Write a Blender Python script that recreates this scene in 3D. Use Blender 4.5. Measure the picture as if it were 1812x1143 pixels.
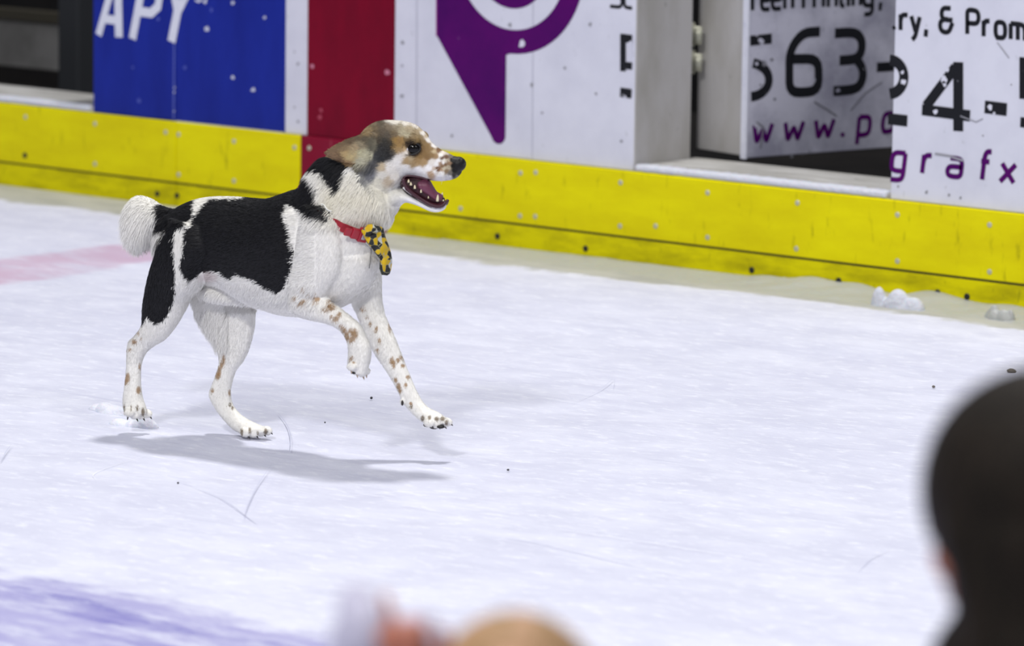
import bpy, math, random
import numpy as np
from mathutils import Vector, Matrix
from mathutils.bvhtree import BVHTree
random.seed(4); rng = np.random.default_rng(4)
S = bpy.context.scene
for o in list(bpy.data.objects): bpy.data.objects.remove(o)

# ------------------------------------------------------------------ camera
F_PX, CX, CY, H = 8200., 906., 571.5, 1.75
Xc = np.array([9966., 1376.5, -8200.]); Xc /= np.linalg.norm(Xc)
Dn = np.array([-.013, 1., 0.]); Dn[2] = -(Dn[0]*Xc[0]+Dn[1]*Xc[1])/Xc[2]; Dn /= np.linalg.norm(Dn)
Uc = -Dn; Yc = np.cross(Uc, Xc)
M = np.array([Xc, Yc, Uc])                 # camera axes (right, down, forward) -> world
CAM = np.array([0, 0, H])
cd = bpy.data.cameras.new('camera'); co = bpy.data.objects.new('camera', cd); S.collection.objects.link(co)
co.matrix_world = Matrix(((M[0,0], -M[0,1], -M[0,2], 0), (M[1,0], -M[1,1], -M[1,2], 0), (M[2,0], -M[2,1], -M[2,2], H), (0,0,0,1)))
cd.sensor_width = 36; cd.lens = 36*F_PX/1812; cd.clip_start = .1; cd.clip_end = 200
cd.dof.use_dof = True; cd.dof.focus_distance = 10.2; cd.dof.aperture_fstop = (cd.lens/1000)/.040
S.camera = co
# ------------------------------------------------------------------ light
W = bpy.data.worlds.new('arena'); S.world = W; W.use_nodes = True
W.node_tree.nodes['Background'].inputs[0].default_value = (.86, .89, 1, 1)
W.node_tree.nodes['Background'].inputs[1].default_value = .30
DOGP = np.array([-6.7, 7.2, 0])
def lamp(name, d, dist, size, power, col):
    l = bpy.data.lights.new(name, 'AREA'); l.shape = 'DISK'; l.size = size; l.energy = power; l.color = col
    o = bpy.data.objects.new(name, l); S.collection.objects.link(o)
    d = np.array(d, float); d /= np.linalg.norm(d); p = DOGP + d*dist
    o.location = p; o.rotation_euler = Vector(d).to_track_quat('Z', 'Y').to_euler()
lamp('rink_lamp', (-.13, .27, 1), 11, .8, 760, (1, .985, .96))
lamp('rink_lamp', (.54, -1.11, 1), 11, 1.1, 520, (1, .985, .96))
lamp('rink_lamp', (.95, -.25, 1), 11, 3.0, 190, (1, .985, .97))
lamp('rink_lamp', (.1, -.75, .9), 10, 3.5, 130, (1, .985, .97))
S.view_settings.view_transform = 'Standard'; S.view_settings.look = 'None'
S.view_settings.exposure = 0.0; S.view_settings.gamma = 1; S.view_settings.use_curve_mapping = False

# ------------------------------------------------------------------ helpers
def ray(x, y): return M @ np.array([x-CX, y-CY, F_PX])
def ground(x, y, z=0.): r = ray(x, y); return CAM + r*(z-H)/r[2]
def plane_hit(x, y, P0, n): r = ray(x, y); return CAM + r*(np.dot(P0-CAM, n)/np.dot(r, n))
def at_depth(x, y, d): return CAM + ray(x, y)/F_PX*d
def project(P):
    q = (np.asarray(P)-CAM) @ M
    return CX+F_PX*q[..., 0]/q[..., 2], CY+F_PX*q[..., 1]/q[..., 2]
YB = 9.9869
def bpt(x, y, off=0.): return plane_hit(x, y, np.array([0, YB-off, 0]), np.array([0, 1., 0]))
def lin(c): c = np.asarray(c, float)/255; return np.where(c <= .04045, c/12.92, ((c+.055)/1.055)**2.4)

def mesh_obj(name, verts, faces, mat=None, parent=None, smooth=False):
    me = bpy.data.meshes.new(name); me.from_pydata([tuple(map(float, v)) for v in verts], [], faces); me.update()
    o = bpy.data.objects.new(name, me); S.collection.objects.link(o)
    if mat is not None: me.materials.append(mat)
    if smooth: me.polygons.foreach_set('use_smooth', [True]*len(me.polygons))
    if parent is not None: o.parent = parent; o.matrix_parent_inverse = parent.matrix_world.inverted()
    return o
def tag(o, label=None, cat=None, group=None, kind=None):
    if label: o['label'] = label
    if cat: o['category'] = cat
    if group: o['group'] = group
    if kind: o['kind'] = kind
    return o
def thing(name, loc, label=None, cat=None, group=None, kind=None):
    o = bpy.data.objects.new(name, None); S.collection.objects.link(o); o.location = tuple(loc); o.empty_display_size = .1
    o.matrix_world = Matrix.Translation(tuple(loc))
    return tag(o, label, cat, group, kind)
class MB:
    def __init__(s): s.v = []; s.f = []
    def add(s, v, f):
        n = len(s.v); s.v += [tuple(map(float, p)) for p in v]; s.f += [tuple(i+n for i in q) for q in f]; return s
    def box(s, lo, hi, A=np.eye(3), o=(0, 0, 0), bev=0.):
        lo = np.array(lo, float); hi = np.array(hi, float)
        c = [(x, y, z) for x in (lo[0], hi[0]) for y in (lo[1], hi[1]) for z in (lo[2], hi[2])]
        v = [np.array(o)+A.T @ np.array(p) for p in c]
        return s.add(v, [(0,1,3,2), (4,6,7,5), (0,4,5,1), (2,3,7,6), (0,2,6,4), (1,5,7,3)])
    def ring_loft(s, rings, cap=True):
        n = len(rings[0]); v = [p for r in rings for p in r]; f = []
        for i in range(len(rings)-1):
            for j in range(n): f.append((i*n+j, i*n+(j+1) % n, (i+1)*n+(j+1) % n, (i+1)*n+j))
        if cap:
            v.append(np.mean(rings[0], 0)); v.append(np.mean(rings[-1], 0)); a = len(v)-2
            for j in range(n): f.append((a, (j+1) % n, j)); f.append((a+1, (len(rings)-1)*n+j, (len(rings)-1)*n+(j+1) % n))
        return s.add(v, f)
    def tube(s, pts, r, n=8):
        pts = np.array(pts, float); rr = np.broadcast_to(np.asarray(r, float), (len(pts),)); rings = []
        up = np.array([.13, .21, .97])
        for i, p in enumerate(pts):
            t = pts[min(i+1, len(pts)-1)]-pts[max(i-1, 0)]; t = t/np.linalg.norm(t)
            a = np.cross(t, up); a /= np.linalg.norm(a); b = np.cross(t, a); up = np.cross(a, t)
            rings.append([p+rr[i]*(math.cos(k*2*math.pi/n)*a+math.sin(k*2*math.pi/n)*b) for k in range(n)])
        return s.ring_loft(rings)
    def ell(s, c, ax, n=12, m=8, rot=None):
        c = np.array(c); R = np.eye(3) if rot is None else rot; rings = []
        for i in range(m+1):
            th = -math.pi/2+math.pi*(i+.02*(i == 0)-.02*(i == m))/m
            rings.append([c+R @ np.array([math.cos(th)*math.cos(2*math.pi*j/n)*ax[0], math.cos(th)*math.sin(2*math.pi*j/n)*ax[1], math.sin(th)*ax[2]]) for j in range(n)])
        return s.ring_loft(rings)
    def build(s, name, mat=None, parent=None, smooth=False): return mesh_obj(name, s.v, s.f, mat, parent, smooth)
def catmull(P, k):
    P = np.array(P, float); Q = np.vstack([2*P[0]-P[1], P, 2*P[-1]-P[-2]]); out = []
    for i in range(1, len(Q)-2):
        for j in range(k):
            t = j/k; a, b, c, d = Q[i-1], Q[i], Q[i+1], Q[i+2]
            out.append(.5*((2*b)+(-a+c)*t+(2*a-5*b+4*c-d)*t*t+(-a+3*b-3*c+d)*t**3))
    out.append(P[-1]); return np.array(out)
def bevel(o, w=.003, seg=2):
    m = o.modifiers.new('bevel', 'BEVEL'); m.width = w; m.segments = seg; m.limit_method = 'ANGLE'; return o
def voxel(mb, name, size, smooth_it, factor=.5):
    t = mb.build('tmp'); m = t.modifiers.new('r', 'REMESH'); m.mode = 'VOXEL'; m.voxel_size = size; m.adaptivity = 0
    s = t.modifiers.new('s', 'SMOOTH'); s.factor = factor; s.iterations = smooth_it
    dg = bpy.context.evaluated_depsgraph_get(); dg.update()
    me = bpy.data.meshes.new_from_object(t.evaluated_get(dg)); me.name = name
    bpy.data.objects.remove(t)
    me.polygons.foreach_set('use_smooth', [True]*len(me.polygons))
    o = bpy.data.objects.new(name, me); S.collection.objects.link(o); return o

# ------------------------------------------------------------------ materials
def mat(name, col, rough=.5, noise=None, bump=None, spec=.5, metal=0., sub=0.):
    """noise=(scale, other sRGB colour, low, high)  bump=(scale, strength, distance)"""
    m = bpy.data.materials.new(name); m.use_nodes = True; n = m.node_tree.nodes; l = m.node_tree.links; b = n['Principled BSDF']
    c = lin(col); b.inputs['Base Color'].default_value = (*c, 1); b.inputs['Roughness'].default_value = rough
    b.inputs['Specular IOR Level'].default_value = spec; b.inputs['Metallic'].default_value = metal
    if sub: b.inputs['Subsurface Weight'].default_value = sub; b.inputs['Subsurface Scale'].default_value = .01
    tc = n.new('ShaderNodeTexCoord')
    if noise:
        if not isinstance(noise, list): noise = [noise]
        prev = None
        for (sc, oc, lo, hi) in noise:
            t = n.new('ShaderNodeTexNoise'); t.inputs['Detail'].default_value = 6; t.inputs['Roughness'].default_value = .62
            if isinstance(sc, tuple):
                mp = n.new('ShaderNodeMapping'); mp.inputs['Scale'].default_value = sc; l.new(tc.outputs['Object'], mp.inputs[0]); l.new(mp.outputs[0], t.inputs['Vector']); t.inputs['Scale'].default_value = 1
            else: l.new(tc.outputs['Object'], t.inputs['Vector']); t.inputs['Scale'].default_value = sc
            r = n.new('ShaderNodeMapRange'); r.inputs[1].default_value = lo; r.inputs[2].default_value = hi; l.new(t.outputs['Fac'], r.inputs[0])
            x = n.new('ShaderNodeMix'); x.data_type = 'RGBA'; l.new(r.outputs[0], x.inputs[0])
            x.inputs[6].default_value = (*c, 1); x.inputs[7].default_value = (*lin(oc), 1)
            if prev is not None: l.new(prev, x.inputs[6])
            prev = x.outputs[2]
        l.new(prev, b.inputs['Base Color'])
    if bump:
        t = n.new('ShaderNodeTexNoise'); t.inputs['Scale'].default_value = bump[0]; t.inputs['Detail'].default_value = 5; l.new(tc.outputs['Object'], t.inputs['Vector'])
        u = n.new('ShaderNodeBump'); u.inputs['Strength'].default_value = bump[1]; u.inputs['Distance'].default_value = bump[2]
        l.new(t.outputs['Fac'], u.inputs['Height']); l.new(u.outputs[0], b.inputs['Normal'])
    return m
def attr_mat(name, rough, spec):
    m = bpy.data.materials.new(name); m.use_nodes = True; n = m.node_tree.nodes; l = m.node_tree.links; b = n['Principled BSDF']
    a = n.new('ShaderNodeAttribute'); a.attribute_name = 'coat'; l.new(a.outputs['Color'], b.inputs['Base Color'])
    b.inputs['Roughness'].default_value = rough; b.inputs['Specular IOR Level'].default_value = spec; return m
m_blue = mat('blue_vinyl', (27, 44, 150), .35, [((8, 8, 2), (22, 36, 132), .4, .7), (60, (60, 78, 170), .68, .8)], spec=.12)
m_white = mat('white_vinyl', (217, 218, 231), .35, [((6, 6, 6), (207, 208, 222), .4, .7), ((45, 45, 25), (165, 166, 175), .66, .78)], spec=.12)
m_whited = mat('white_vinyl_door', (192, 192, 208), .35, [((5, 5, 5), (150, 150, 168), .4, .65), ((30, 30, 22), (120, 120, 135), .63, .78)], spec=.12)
m_red = mat('red_vinyl', (124, 0, 36), .35, [((8, 8, 3), (106, 0, 32), .4, .7), (50, (165, 40, 70), .69, .8)], spec=.12)
m_redk = mat('red_kickplate', (132, 10, 42), .4, [((8, 8, 3), (130, 20, 50), .4, .7), ((60, 60, 10), (180, 100, 110), .66, .8)], spec=.12)
m_yel = mat('yellow_kickplate', (236, 226, 0), .38, [((3, 3, 9), (222, 208, 0), .35, .65), ((34, 34, 9), (150, 140, 8), .60, .82), ((70, 70, 70), (95, 88, 15), .70, .84)], spec=.12)
m_yeld = mat('yellow_kickplate_scuffed', (224, 214, 0), .42, [((6, 6, 22), (172, 162, 5), .42, .72), ((40, 40, 16), (80, 76, 20), .62, .80)], spec=.12)
m_groove = mat('dark_gap', (70, 66, 14), .8)
m_sill = mat('frosted_sill', (158, 156, 152), .6, [((3, 12, 3), (185, 184, 182), .44, .62), (30, (95, 95, 92), .62, .8)])
m_jamb = mat('grey_jamb', (186, 184, 184), .45, [((7, 7, 3), (166, 163, 158), .4, .7), (25, (95, 93, 88), .66, .85)])
m_black = mat('black_vinyl', (30, 31, 36), .35, (45, (185, 186, 196), .70, .74), spec=.12)
m_purp = mat('purple_vinyl', (84, 0, 98), .35, [(6, (68, 0, 90), .4, .7), (55, (190, 170, 205), .74, .78)], spec=.12)
m_pink = mat('magenta_edge', (150, 20, 130), .4, spec=.12)
m_letw = mat('white_letter_vinyl', (222, 224, 238), .35, (30, (200, 203, 222), .5, .8), spec=.12)
m_chip = mat('chipped_paint', (205, 208, 225), .6)
m_screw = mat('screw_metal', (190, 190, 170), .35, metal=.3)
m_hole = mat('dark_bolt', (22, 22, 18), .5)
m_dark = mat('dark_rubber', (22, 21, 22), .8, (4, (32, 30, 30), .4, .7), spec=.12)
m_bpost = mat('charcoal_post', (48, 50, 54), .55, spec=.12)
m_bgrey = mat('grey_panel', (120, 119, 118), .6, (6, (95, 94, 92), .4, .7))
m_olive = mat('olive_rail', (50, 46, 34), .6)
m_hinge = mat('hinge_zinc', (165, 165, 150), .4, metal=.4)
m_snow = mat('snow', (222, 224, 236), .7, bump=(60, .6, .01), sub=.2)
m_snow2 = mat('wet_snow', (200, 203, 214), .6, bump=(60, .6, .01), sub=.2)
m_slush = mat('slush', (168, 170, 168), .4, bump=(40, .4, .006), sub=.1, spec=.3)

# ------------------------------------------------------------------ ice
def ice_material():
    m = bpy.data.materials.new('ice'); m.use_nodes = True; nt = m.node_tree; n = nt.nodes; l = nt.links; b = n['Principled BSDF']
    tc = n.new('ShaderNodeTexCoord'); sp = n.new('ShaderNodeSeparateXYZ'); l.new(tc.outputs['Object'], sp.inputs[0])
    def noise(sc, det=6, rough=.6, vec=None):
        t = n.new('ShaderNodeTexNoise'); t.inputs['Detail'].default_value = det; t.inputs['Roughness'].default_value = rough
        mp = n.new('ShaderNodeMapping'); mp.inputs['Scale'].default_value = sc; mp.inputs['Rotation'].default_value = (0, 0, -.70)
        l.new(tc.outputs['Object'], mp.inputs[0]); l.new(mp.outputs[0], t.inputs['Vector']); t.inputs['Scale'].default_value = 1; return t.outputs['Fac']
    def ma(op, a, b_, c=None, clamp=False):
        x = n.new('ShaderNodeMath'); x.operation = op; x.use_clamp = clamp
        for i, q in enumerate((a, b_, c)):
            if q is None: continue
            if isinstance(q, (int, float)): x.inputs[i].default_value = q
            else: l.new(q, x.inputs[i])
        return x.outputs[0]
    def rng_(v, lo, hi, a=0., b_=1.):
        r = n.new('ShaderNodeMapRange'); r.interpolation_type = 'SMOOTHSTEP'; r.inputs[1].default_value = lo; r.inputs[2].default_value = hi; r.inputs[3].default_value = a; r.inputs[4].default_value = b_
        l.new(v, r.inputs[0]); return r.outputs[0]
    def mix(fac, A, B):
        x = n.new('ShaderNodeMix'); x.data_type = 'RGBA'
        for i, q in ((0, fac), (6, A), (7, B)):
            if isinstance(q, tuple): x.inputs[i].default_value = (*lin(q), 1)
            elif isinstance(q, float): x.inputs[i].default_value = q
            else: l.new(q, x.inputs[i])
        return x.outputs[2]
    big = noise((.9, 2.2, 1)); mid = noise((5, 9, 1)); fine = noise((18, 40, 1), 8, .7); streak = noise((3, 60, 1), 5, .6)
    col = mix(rng_(mid, .30, .72), (203, 205, 223), (219, 221, 236))
    col = mix(rng_(big, .40, .65, 0., .40), col, (198, 200, 220))
    col = mix(rng_(fine, .50, .68, 0., .65), col, (234, 236, 246))
    col = mix(rng_(streak, .58, .70, 0., .45), col, (184, 187, 210))
    # centre red line frozen under scraped ice
    wob = ma('MULTIPLY', ma('SUBTRACT', mid, .5), .10)
    X = ma('ADD', sp.outputs[0], wob)
    red = ma('MULTIPLY', rng_(X, -9.10, -9.04), rng_(X, -8.80, -8.74, 1., 0.))
    red = ma('MULTIPLY', red, rng_(noise((3, 6, 1)), .36, .60, .30, .85))
    col = mix(red, col, (196, 166, 190))
    # blue painted circle at bottom left
    e1, e2, e3 = ground(0, 1014)[:2], ground(250, 1054)[:2], ground(560, 1128)[:2]
    cc = np.linalg.solve(np.array([2*(e2-e1), 2*(e3-e1)]), np.array([e2@e2-e1@e1, e3@e3-e1@e1]))
    R = math.hypot(e1[0]-cc[0], e1[1]-cc[1])
    dx = ma('SUBTRACT', sp.outputs[0], float(cc[0])); dy = ma('SUBTRACT', sp.outputs[1], float(cc[1]))
    d = ma('SQRT', ma('ADD', ma('MULTIPLY', dx, dx), ma('MULTIPLY', dy, dy)), 0.)
    d = ma('ADD', d, ma('MULTIPLY', ma('SUBTRACT', mid, .5), .22))
    blue = ma('MULTIPLY', rng_(d, R-.06, R+.03, 1., 0.), rng_(noise((4, 14, 1), 8, .74), .44, .66, 1., .22))
    deep = rng_(noise((2, 12, 1), 6, .6), .50, .66)
    col = mix(blue, col, mix(deep, (164, 162, 204), (120, 117, 182)))
    # bare grey ice beside the boards, where the snow stops raggedly
    dist = ma('SUBTRACT', float(YB), sp.outputs[1])
    wet = rng_(ma('ADD', dist, ma('MULTIPLY', ma('SUBTRACT', noise((4, 4, 1), 8, .62), .5), .30)), .29, .34, 1., 0.)
    col = mix(ma('MULTIPLY', wet, .95), col, mix(rng_(mid, .4, .65), (178, 178, 172), (160, 161, 158)))
    l.new(col, b.inputs['Base Color'])
    b.inputs['Roughness'].default_value = .55; b.inputs['Specular IOR Level'].default_value = .3
    bu = n.new('ShaderNodeBump'); bu.inputs['Strength'].default_value = .45; bu.inputs['Distance'].default_value = .012
    l.new(ma('ADD', ma('MULTIPLY', mid, .8), ma('MULTIPLY', fine, .55)), bu.inputs['Height']); l.new(bu.outputs[0], b.inputs['Normal'])
    return m
m_ice = ice_material()
# snow surface: a gently uneven height field that thins out before the boards
def ice_floor():
    gx = np.concatenate([np.linspace(-16, -12, 9)[:-1], np.linspace(-12, -5, 420), np.linspace(-5, 3, 17)[1:]])
    gy = np.concatenate([np.linspace(-1, 4, 11)[:-1], np.linspace(4, YB+.0, 360)])
    X, Y = np.meshgrid(gx, gy)
    Z = np.zeros_like(X)
    for k in range(60):
        fr = 2**rng.uniform(0, 4.6); a = rng.uniform(0, 2*math.pi); Z += np.sin((X*math.cos(a)+Y*math.sin(a))*fr+rng.uniform(0, 7))*.0011/fr**.6
    ramp = np.clip((YB-.17-Y)/.15, 0, 1)
    Z = (Z*1.3)*ramp*(Y > 4) + .009*ramp*(Y > 4.2) - .009
    nx, ny = len(gx), len(gy)
    v = np.stack([X, Y, Z], -1).reshape(-1, 3)
    f = [(j*nx+i, j*nx+i+1, (j+1)*nx+i+1, (j+1)*nx+i) for j in range(ny-1) for i in range(nx-1)]
    o = mesh_obj('floor', v, f, m_ice, None, True); tag(o, kind='structure'); return o
floor = ice_floor()
# skate scratches
m_scr = mat('skate_cut', (192, 195, 216), .5); m_scw = mat('skate_cut_frost', (246, 247, 252), .6)
def scratch(px, w, m):
    w *= .38
    P = catmull([ground(x, y, .0012) for x, y in px], 8); v = []; f = []
    for i, p in enumerate(P):
        t = P[min(i+1, len(P)-1)]-P[max(i-1, 0)]; s = np.array([-t[1], t[0], 0]); s /= np.linalg.norm(s)
        ww = w*math.sin(math.pi*min(max(i/(len(P)-1), .04), .96))**.6
        v += [p-s*ww, p+s*ww]
        if i: f.append((2*i-2, 2*i, 2*i+1, 2*i-1))
    o = mesh_obj('skate_scratch', v, f, m, floor); return o
scratch([(492, 730), (508, 752), (514, 775), (512, 800)], .0028, m_scr)
scratch([(482, 819), (455, 860), (437, 899), (431, 925)], .0022, m_scr)
scratch([(313, 849), (355, 866), (397, 884), (440, 917), (477, 948), (484, 980), (492, 1018)], .0025, m_scr)
scratch([(330, 1000), (308, 1015), (312, 1030), (330, 1048)], .0025, m_scr)
scratch([(1, 818), (10, 800), (20, 786)], .0025, m_scr)
scratch([(170, 850), (172, 835), (260, 805)], .0016, m_scw)
scratch([(1085, 690), (1086, 670), (1060, 690), (1000, 720)], .0014, m_scr)
scratch([(600, 880), (700, 870), (800, 872)], .002, m_scw)
scratch([(900, 950), (1050, 985), (1250, 1030)], .0022, m_scr)
scratch([(950, 930), (1150, 960), (1400, 1000)], .002, m_scw)
scratch([(170, 1085), (210, 1112), (250, 1143)], .004, m_scr)
scratch([(280, 1100), (330, 1120), (370, 1150)], .004, m_scr)
scratch([(1520, 1010), (1545, 985), (1580, 970)], .0018, m_scr)

# ------------------------------------------------------------------ boards
def board_box(name, u0, u1, z0, z1, front, back, m, parent):
    b = MB().box((u0, YB-front, z0), (u1, YB+back, z1)); o = b.build(name, m, parent); bevel(o, .0015); return o
def U_(px, py): return float(bpt(px, py)[0])
def poly_decal(name, px, m, parent, P0, n, off=.0012):
    n = np.array(n, float); P0 = np.array(P0, float)
    v = [plane_hit(x, y, P0, n)-n*0+(-n if np.dot(n, P0-CAM) > 0 else n)*off for x, y in px]
    return mesh_obj(name, v, [tuple(range(len(v)))], m, parent)
def rounded(px, r=9.):
    px = [np.array(p, float) for p in px]; out = [px[0]]
    for a, b, c in zip(px[:-2], px[1:-1], px[2:]):
        l1, l2 = np.linalg.norm(a-b), np.linalg.norm(c-b); q1 = b+(a-b)/l1*min(r, l1*.48); q2 = b+(c-b)/l2*min(r, l2*.48)
        out += [(1-t)**2*q1+2*t*(1-t)*b+t*t*q2 for t in (0, .25, .5, .75, 1)]
    return out+[px[-1]]
def stroke_mesh(paths, P0, n, off=.0015):
    """paths: list of (pixel polyline, width in metres) on the plane (P0, n)"""
    n = np.array(n, float); s = -n if np.dot(n, np.array(P0)-CAM) > 0 else n; mb = MB()
    for k_, (px, w) in enumerate(paths):
        P = [plane_hit(x, y, np.array(P0), n)+s*(off+k_*.00012) for x, y in px]; v = []; f = []
        closed = np.linalg.norm(P[0]-P[-1]) < 1e-6
        for i, p in enumerate(P):
            a = P[i-1] if i else (P[-2] if closed else None); c = P[i+1] if i < len(P)-1 else (P[1] if closed else None)
            d1 = (p-a)/np.linalg.norm(p-a) if a is not None else None; d2 = (c-p)/np.linalg.norm(c-p) if c is not None else None
            if d1 is None: d1 = d2
            if d2 is None: d2 = d1
            s1 = np.cross(s, d1); s2 = np.cross(s, d2); mm = s1+s2; L = np.linalg.norm(mm)
            mm = mm/L if L > 1e-6 else s1
            k = min(1/max(np.dot(mm, s1), .3), 1.8)
            v += [p-mm*k*w/2, p+mm*k*w/2]
            if i: f.append((2*i-2, 2*i-1, 2*i+1, 2*i))
        mb.add(v, f)
    return mb
def letters(name, glyphs, P0, n, m, parent, off=.0015):
    for i, paths in enumerate(glyphs): stroke_mesh(paths, P0, n, off+.0002*(i % 2))\
        .build(name, m, parent)
def arc(cx_, cy_, rx, ry, a0, a1, k=10):
    return [(cx_+rx*math.cos(math.radians(a0+(a1-a0)*i/k)), cy_+ry*math.sin(math.radians(a0+(a1-a0)*i/k))) for i in range(k+1)]
# stroke glyphs: x 0..1, y up (0 baseline, 1 = cap height; x-height .62)
XH = .64
G = {
 'r': [[(0, 0), (0, XH)], [(0, .38), (.12, .56), (.4, XH), (.95, XH)]],
 'e': [[(.05, .33), (1, .33), (1, .48), (.85, XH), (.15, XH), (0, .5), (0, .14), (.15, 0), (.95, 0)]],
 'n': [[(0, 0), (0, XH)], [(0, XH), (.8, XH), (1, .5), (1, 0)]],
 'm': [[(0, 0), (0, XH)], [(0, XH), (.85, XH), (1, .5), (1, 0)], [(.5, XH), (.5, 0)]],
 'P': [[(0, 0), (0, 1), (.8, 1), (1, .86), (1, .6), (.8, .45), (0, .45)]],
 'i': [[(.5, 0), (.5, XH)], [(.5, .84), (.5, .98)]],
 't': [[(.35, .95), (.35, .12), (.5, 0), (.95, 0)], [(0, XH), (.95, XH)]],
 'g': [[(1, XH), (.2, XH), (0, .5), (0, .14), (.15, 0), (1, 0)], [(1, XH), (1, -.18), (.8, -.32), (.05, -.32)]],
 ',': [[(.5, .1), (.3, -.2)]],
 '.': [[(.5, -.02), (.5, .13)]],
 'S': [[(1, 1), (.15, 1), (0, .85), (0, .65), (.15, .52), (.85, .48), (1, .35), (1, .15), (.85, 0), (0, 0)]],
 'c': [[(1, XH), (.2, XH), (0, .5), (0, .14), (.2, 0), (1, 0)]],
 'y': [[(0, XH), (.5, .03)], [(1, XH), (.45, -.2), (.1, -.32)]],
 'o': [[(.2, 0), (.8, 0), (1, .14), (1, .5), (.8, XH), (.2, XH), (0, .5), (0, .14), (.2, 0)]],
 'p': [[(0, -.32), (0, XH)], [(0, XH), (.8, XH), (1, .5), (1, .14), (.8, 0), (0, 0)]],
 'a': [[(.1, XH), (.85, XH), (1, .5), (1, 0), (.15, 0), (0, .12), (0, .24), (.15, .35), (1, .35)]],
 'f': [[(.3, 0), (.3, .82), (.5, 1), (.95, 1)], [(0, XH), (.85, XH)]],
 'x': [[(0, 0), (1, XH)], [(0, XH), (1, 0)]],
 'w': [[(0, XH), (.22, 0), (.5, .5), (.76, 0), (1, XH)]],
 '&': [[(1, .42), (.7, 0), (.2, 0), (0, .15), (0, .38), (.2, .5), (.6, .55)], [(.85, 1), (.3, 1), (.12, .85), (.12, .65), (.3, .52), (1, .52)]],
 '6': [[(.97, .94), (.45, .94), (.07, .68), (.07, .06), (.93, .06), (.93, .54), (.12, .56)]],
 '3': [[(.05, .94), (.7, .94), (.92, .82), (.92, .64), (.75, .52), (.2, .52)], [(.75, .52), (.95, .38), (.95, .2), (.75, .06), (0, .06)]],
}
def glyph(ch, x0, x1, yb, h, slant=0., drop=0., top=None):
    """pixel box: left x0, right x1, baseline y yb, cap height h; drop = pixel fall of the baseline per pixel across"""
    out = []
    for pl in G[ch]:
        out.append([(x0+(x1-x0)*x+slant*y*h, yb-y*h+drop*((x1-x0)*x)) for x, y in pl])
    return [rounded(p, h*.16) for p in out]
PB = np.array([0, YB, 0.]); NB = np.array([0, 1., 0])
zk0, zk1, zg = 0., .246, .0600         # kickplate bottom, top, groove
ZT = 1.07
u_left, u_b0 = -12.6, U_(165, 200)
u_seam = U_(311, 213); u_w0 = U_(504, 230); u_r0 = U_(543, 235); u_r1 = U_(697, 230); u_g0 = U_(1121, 285); u_g1 = U_(1577, 300)
u_right = -4.9
TH = .25
def screw_part(px, py, parent, m=None, r=.0075, off=.014):
    c = bpt(px, py, off); mb = MB()
    mb.ring_loft([[c+np.array([rr*math.cos(a), -d, rr*math.sin(a)]) for a in np.linspace(0, 2*math.pi, 11)[:-1]] for rr, d in ((r, -.004), (r, .0008), (r*.7, .0022), (r*.25, .0012))])
    return mb.build('screw', m or m_screw, parent, True)
# kickplates (four runs of plastic)
def kickplate(u0, u1, label, mu, ml, screws, bolts):
    t = thing('kickplate', ((u0+u1)/2, YB, 0), label, 'kickplate', 'kickplates along the foot of the boards')
    g = .0012
    a = MB(); z0 = zg+.004
    a.box((u0+g, YB-.013, z0), (u1-g, YB, zk1)); bevel(a.build('upper_strip', mu, t), .004)
    b = MB().box((u0+g, YB-.013, -.02), (u1-g, YB, zg-.002)); bevel(b.build('lower_strip', ml, t), .003)
    MB().box((u0+g, YB-.009, zg-.004), (u1-g, YB, zg+.006)).build('groove', m_groove, t)
    for s in screws: screw_part(*s, t)
    for s in bolts: screw_part(*s, t, m_hole, .009)
    return t
kickplate(u_left, u_seam+.012, 'yellow kickplate at far left, under the bench opening', m_yel, m_yeld,
          [(45, 207), (168, 219), (293, 234), (168, 290)], [(278, 343), (44, 275)])
kickplate(u_seam+.012, u_r0-.014, 'short yellow kickplate under the blue advert, left of the red stripe', m_yel, m_yeld,
          [(316, 238), (414, 250), (521, 261), (316, 309), (414, 320)], [(293+20, 346)])
kickplate(u_r0-.014, u_r1-.014, 'red kickplate segment below the red stripe', m_redk, m_redk, [(547, 262), (690, 290)], [])
kickplate(u_r1-.014, u_right, 'long yellow kickplate running under the purple logo, the gate and the phone number', m_yel, m_yeld,
          [(921, 306), (948, 305), (1098, 323), (1252, 341), (1411, 359), (1588, 380), (1751, 398), (815, 369), (920, 382), (947, 383), (1097, 400), (1252, 420), (1409, 440), (1588, 462), (1751, 481), (1160, 400)],
          [(1036, 440), (1330, 478), (1484, 497), (1659, 518), (1711, 525), (880, 418)])

def panel(u0, u1, label, m, cat='rink board'):
    t = thing('board_panel', ((u0+u1)/2, YB+.1, 0), label, cat, 'advert and stripe panels of the rink boards')
    b = MB().box((u0+.0008, YB, zk1+.0004), (u1-.0008, YB+.02, ZT)); bevel(b.build('panel_face', m, t), .0015)
    b = MB().box((u0+.0008, YB+.0205, 0), (u1-.0008, YB+TH, ZT-.02)); b.build('panel_frame', m_jamb, t)
    b = MB().box((u0+.0008, YB, ZT), (u1-.0008, YB+TH+.01, ZT+.03)); bevel(b.build('cap_rail', m_yel, t), .006)
    return t
tb1 = panel(u_b0, u_seam, 'blue advert board with white capital letters APY, beside bench opening', m_blue)
tb2 = panel(u_seam, u_w0, 'plain chipped blue board between the APY lettering and the white strip', m_blue)
tw = panel(u_w0, u_r0, 'narrow white strip of board between the blue and the red panels', m_white)
tr = panel(u_r0, u_r1, 'dark red stripe panel of the boards above the dog', m_red)
tp = panel(u_r1, u_g0, 'white advert board with the purple ring and pointed stem logo', m_white)
tn = panel(u_g1, u_right, 'white advert board right of the open gate, with digits 24- and purple grafx', m_white)
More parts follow.
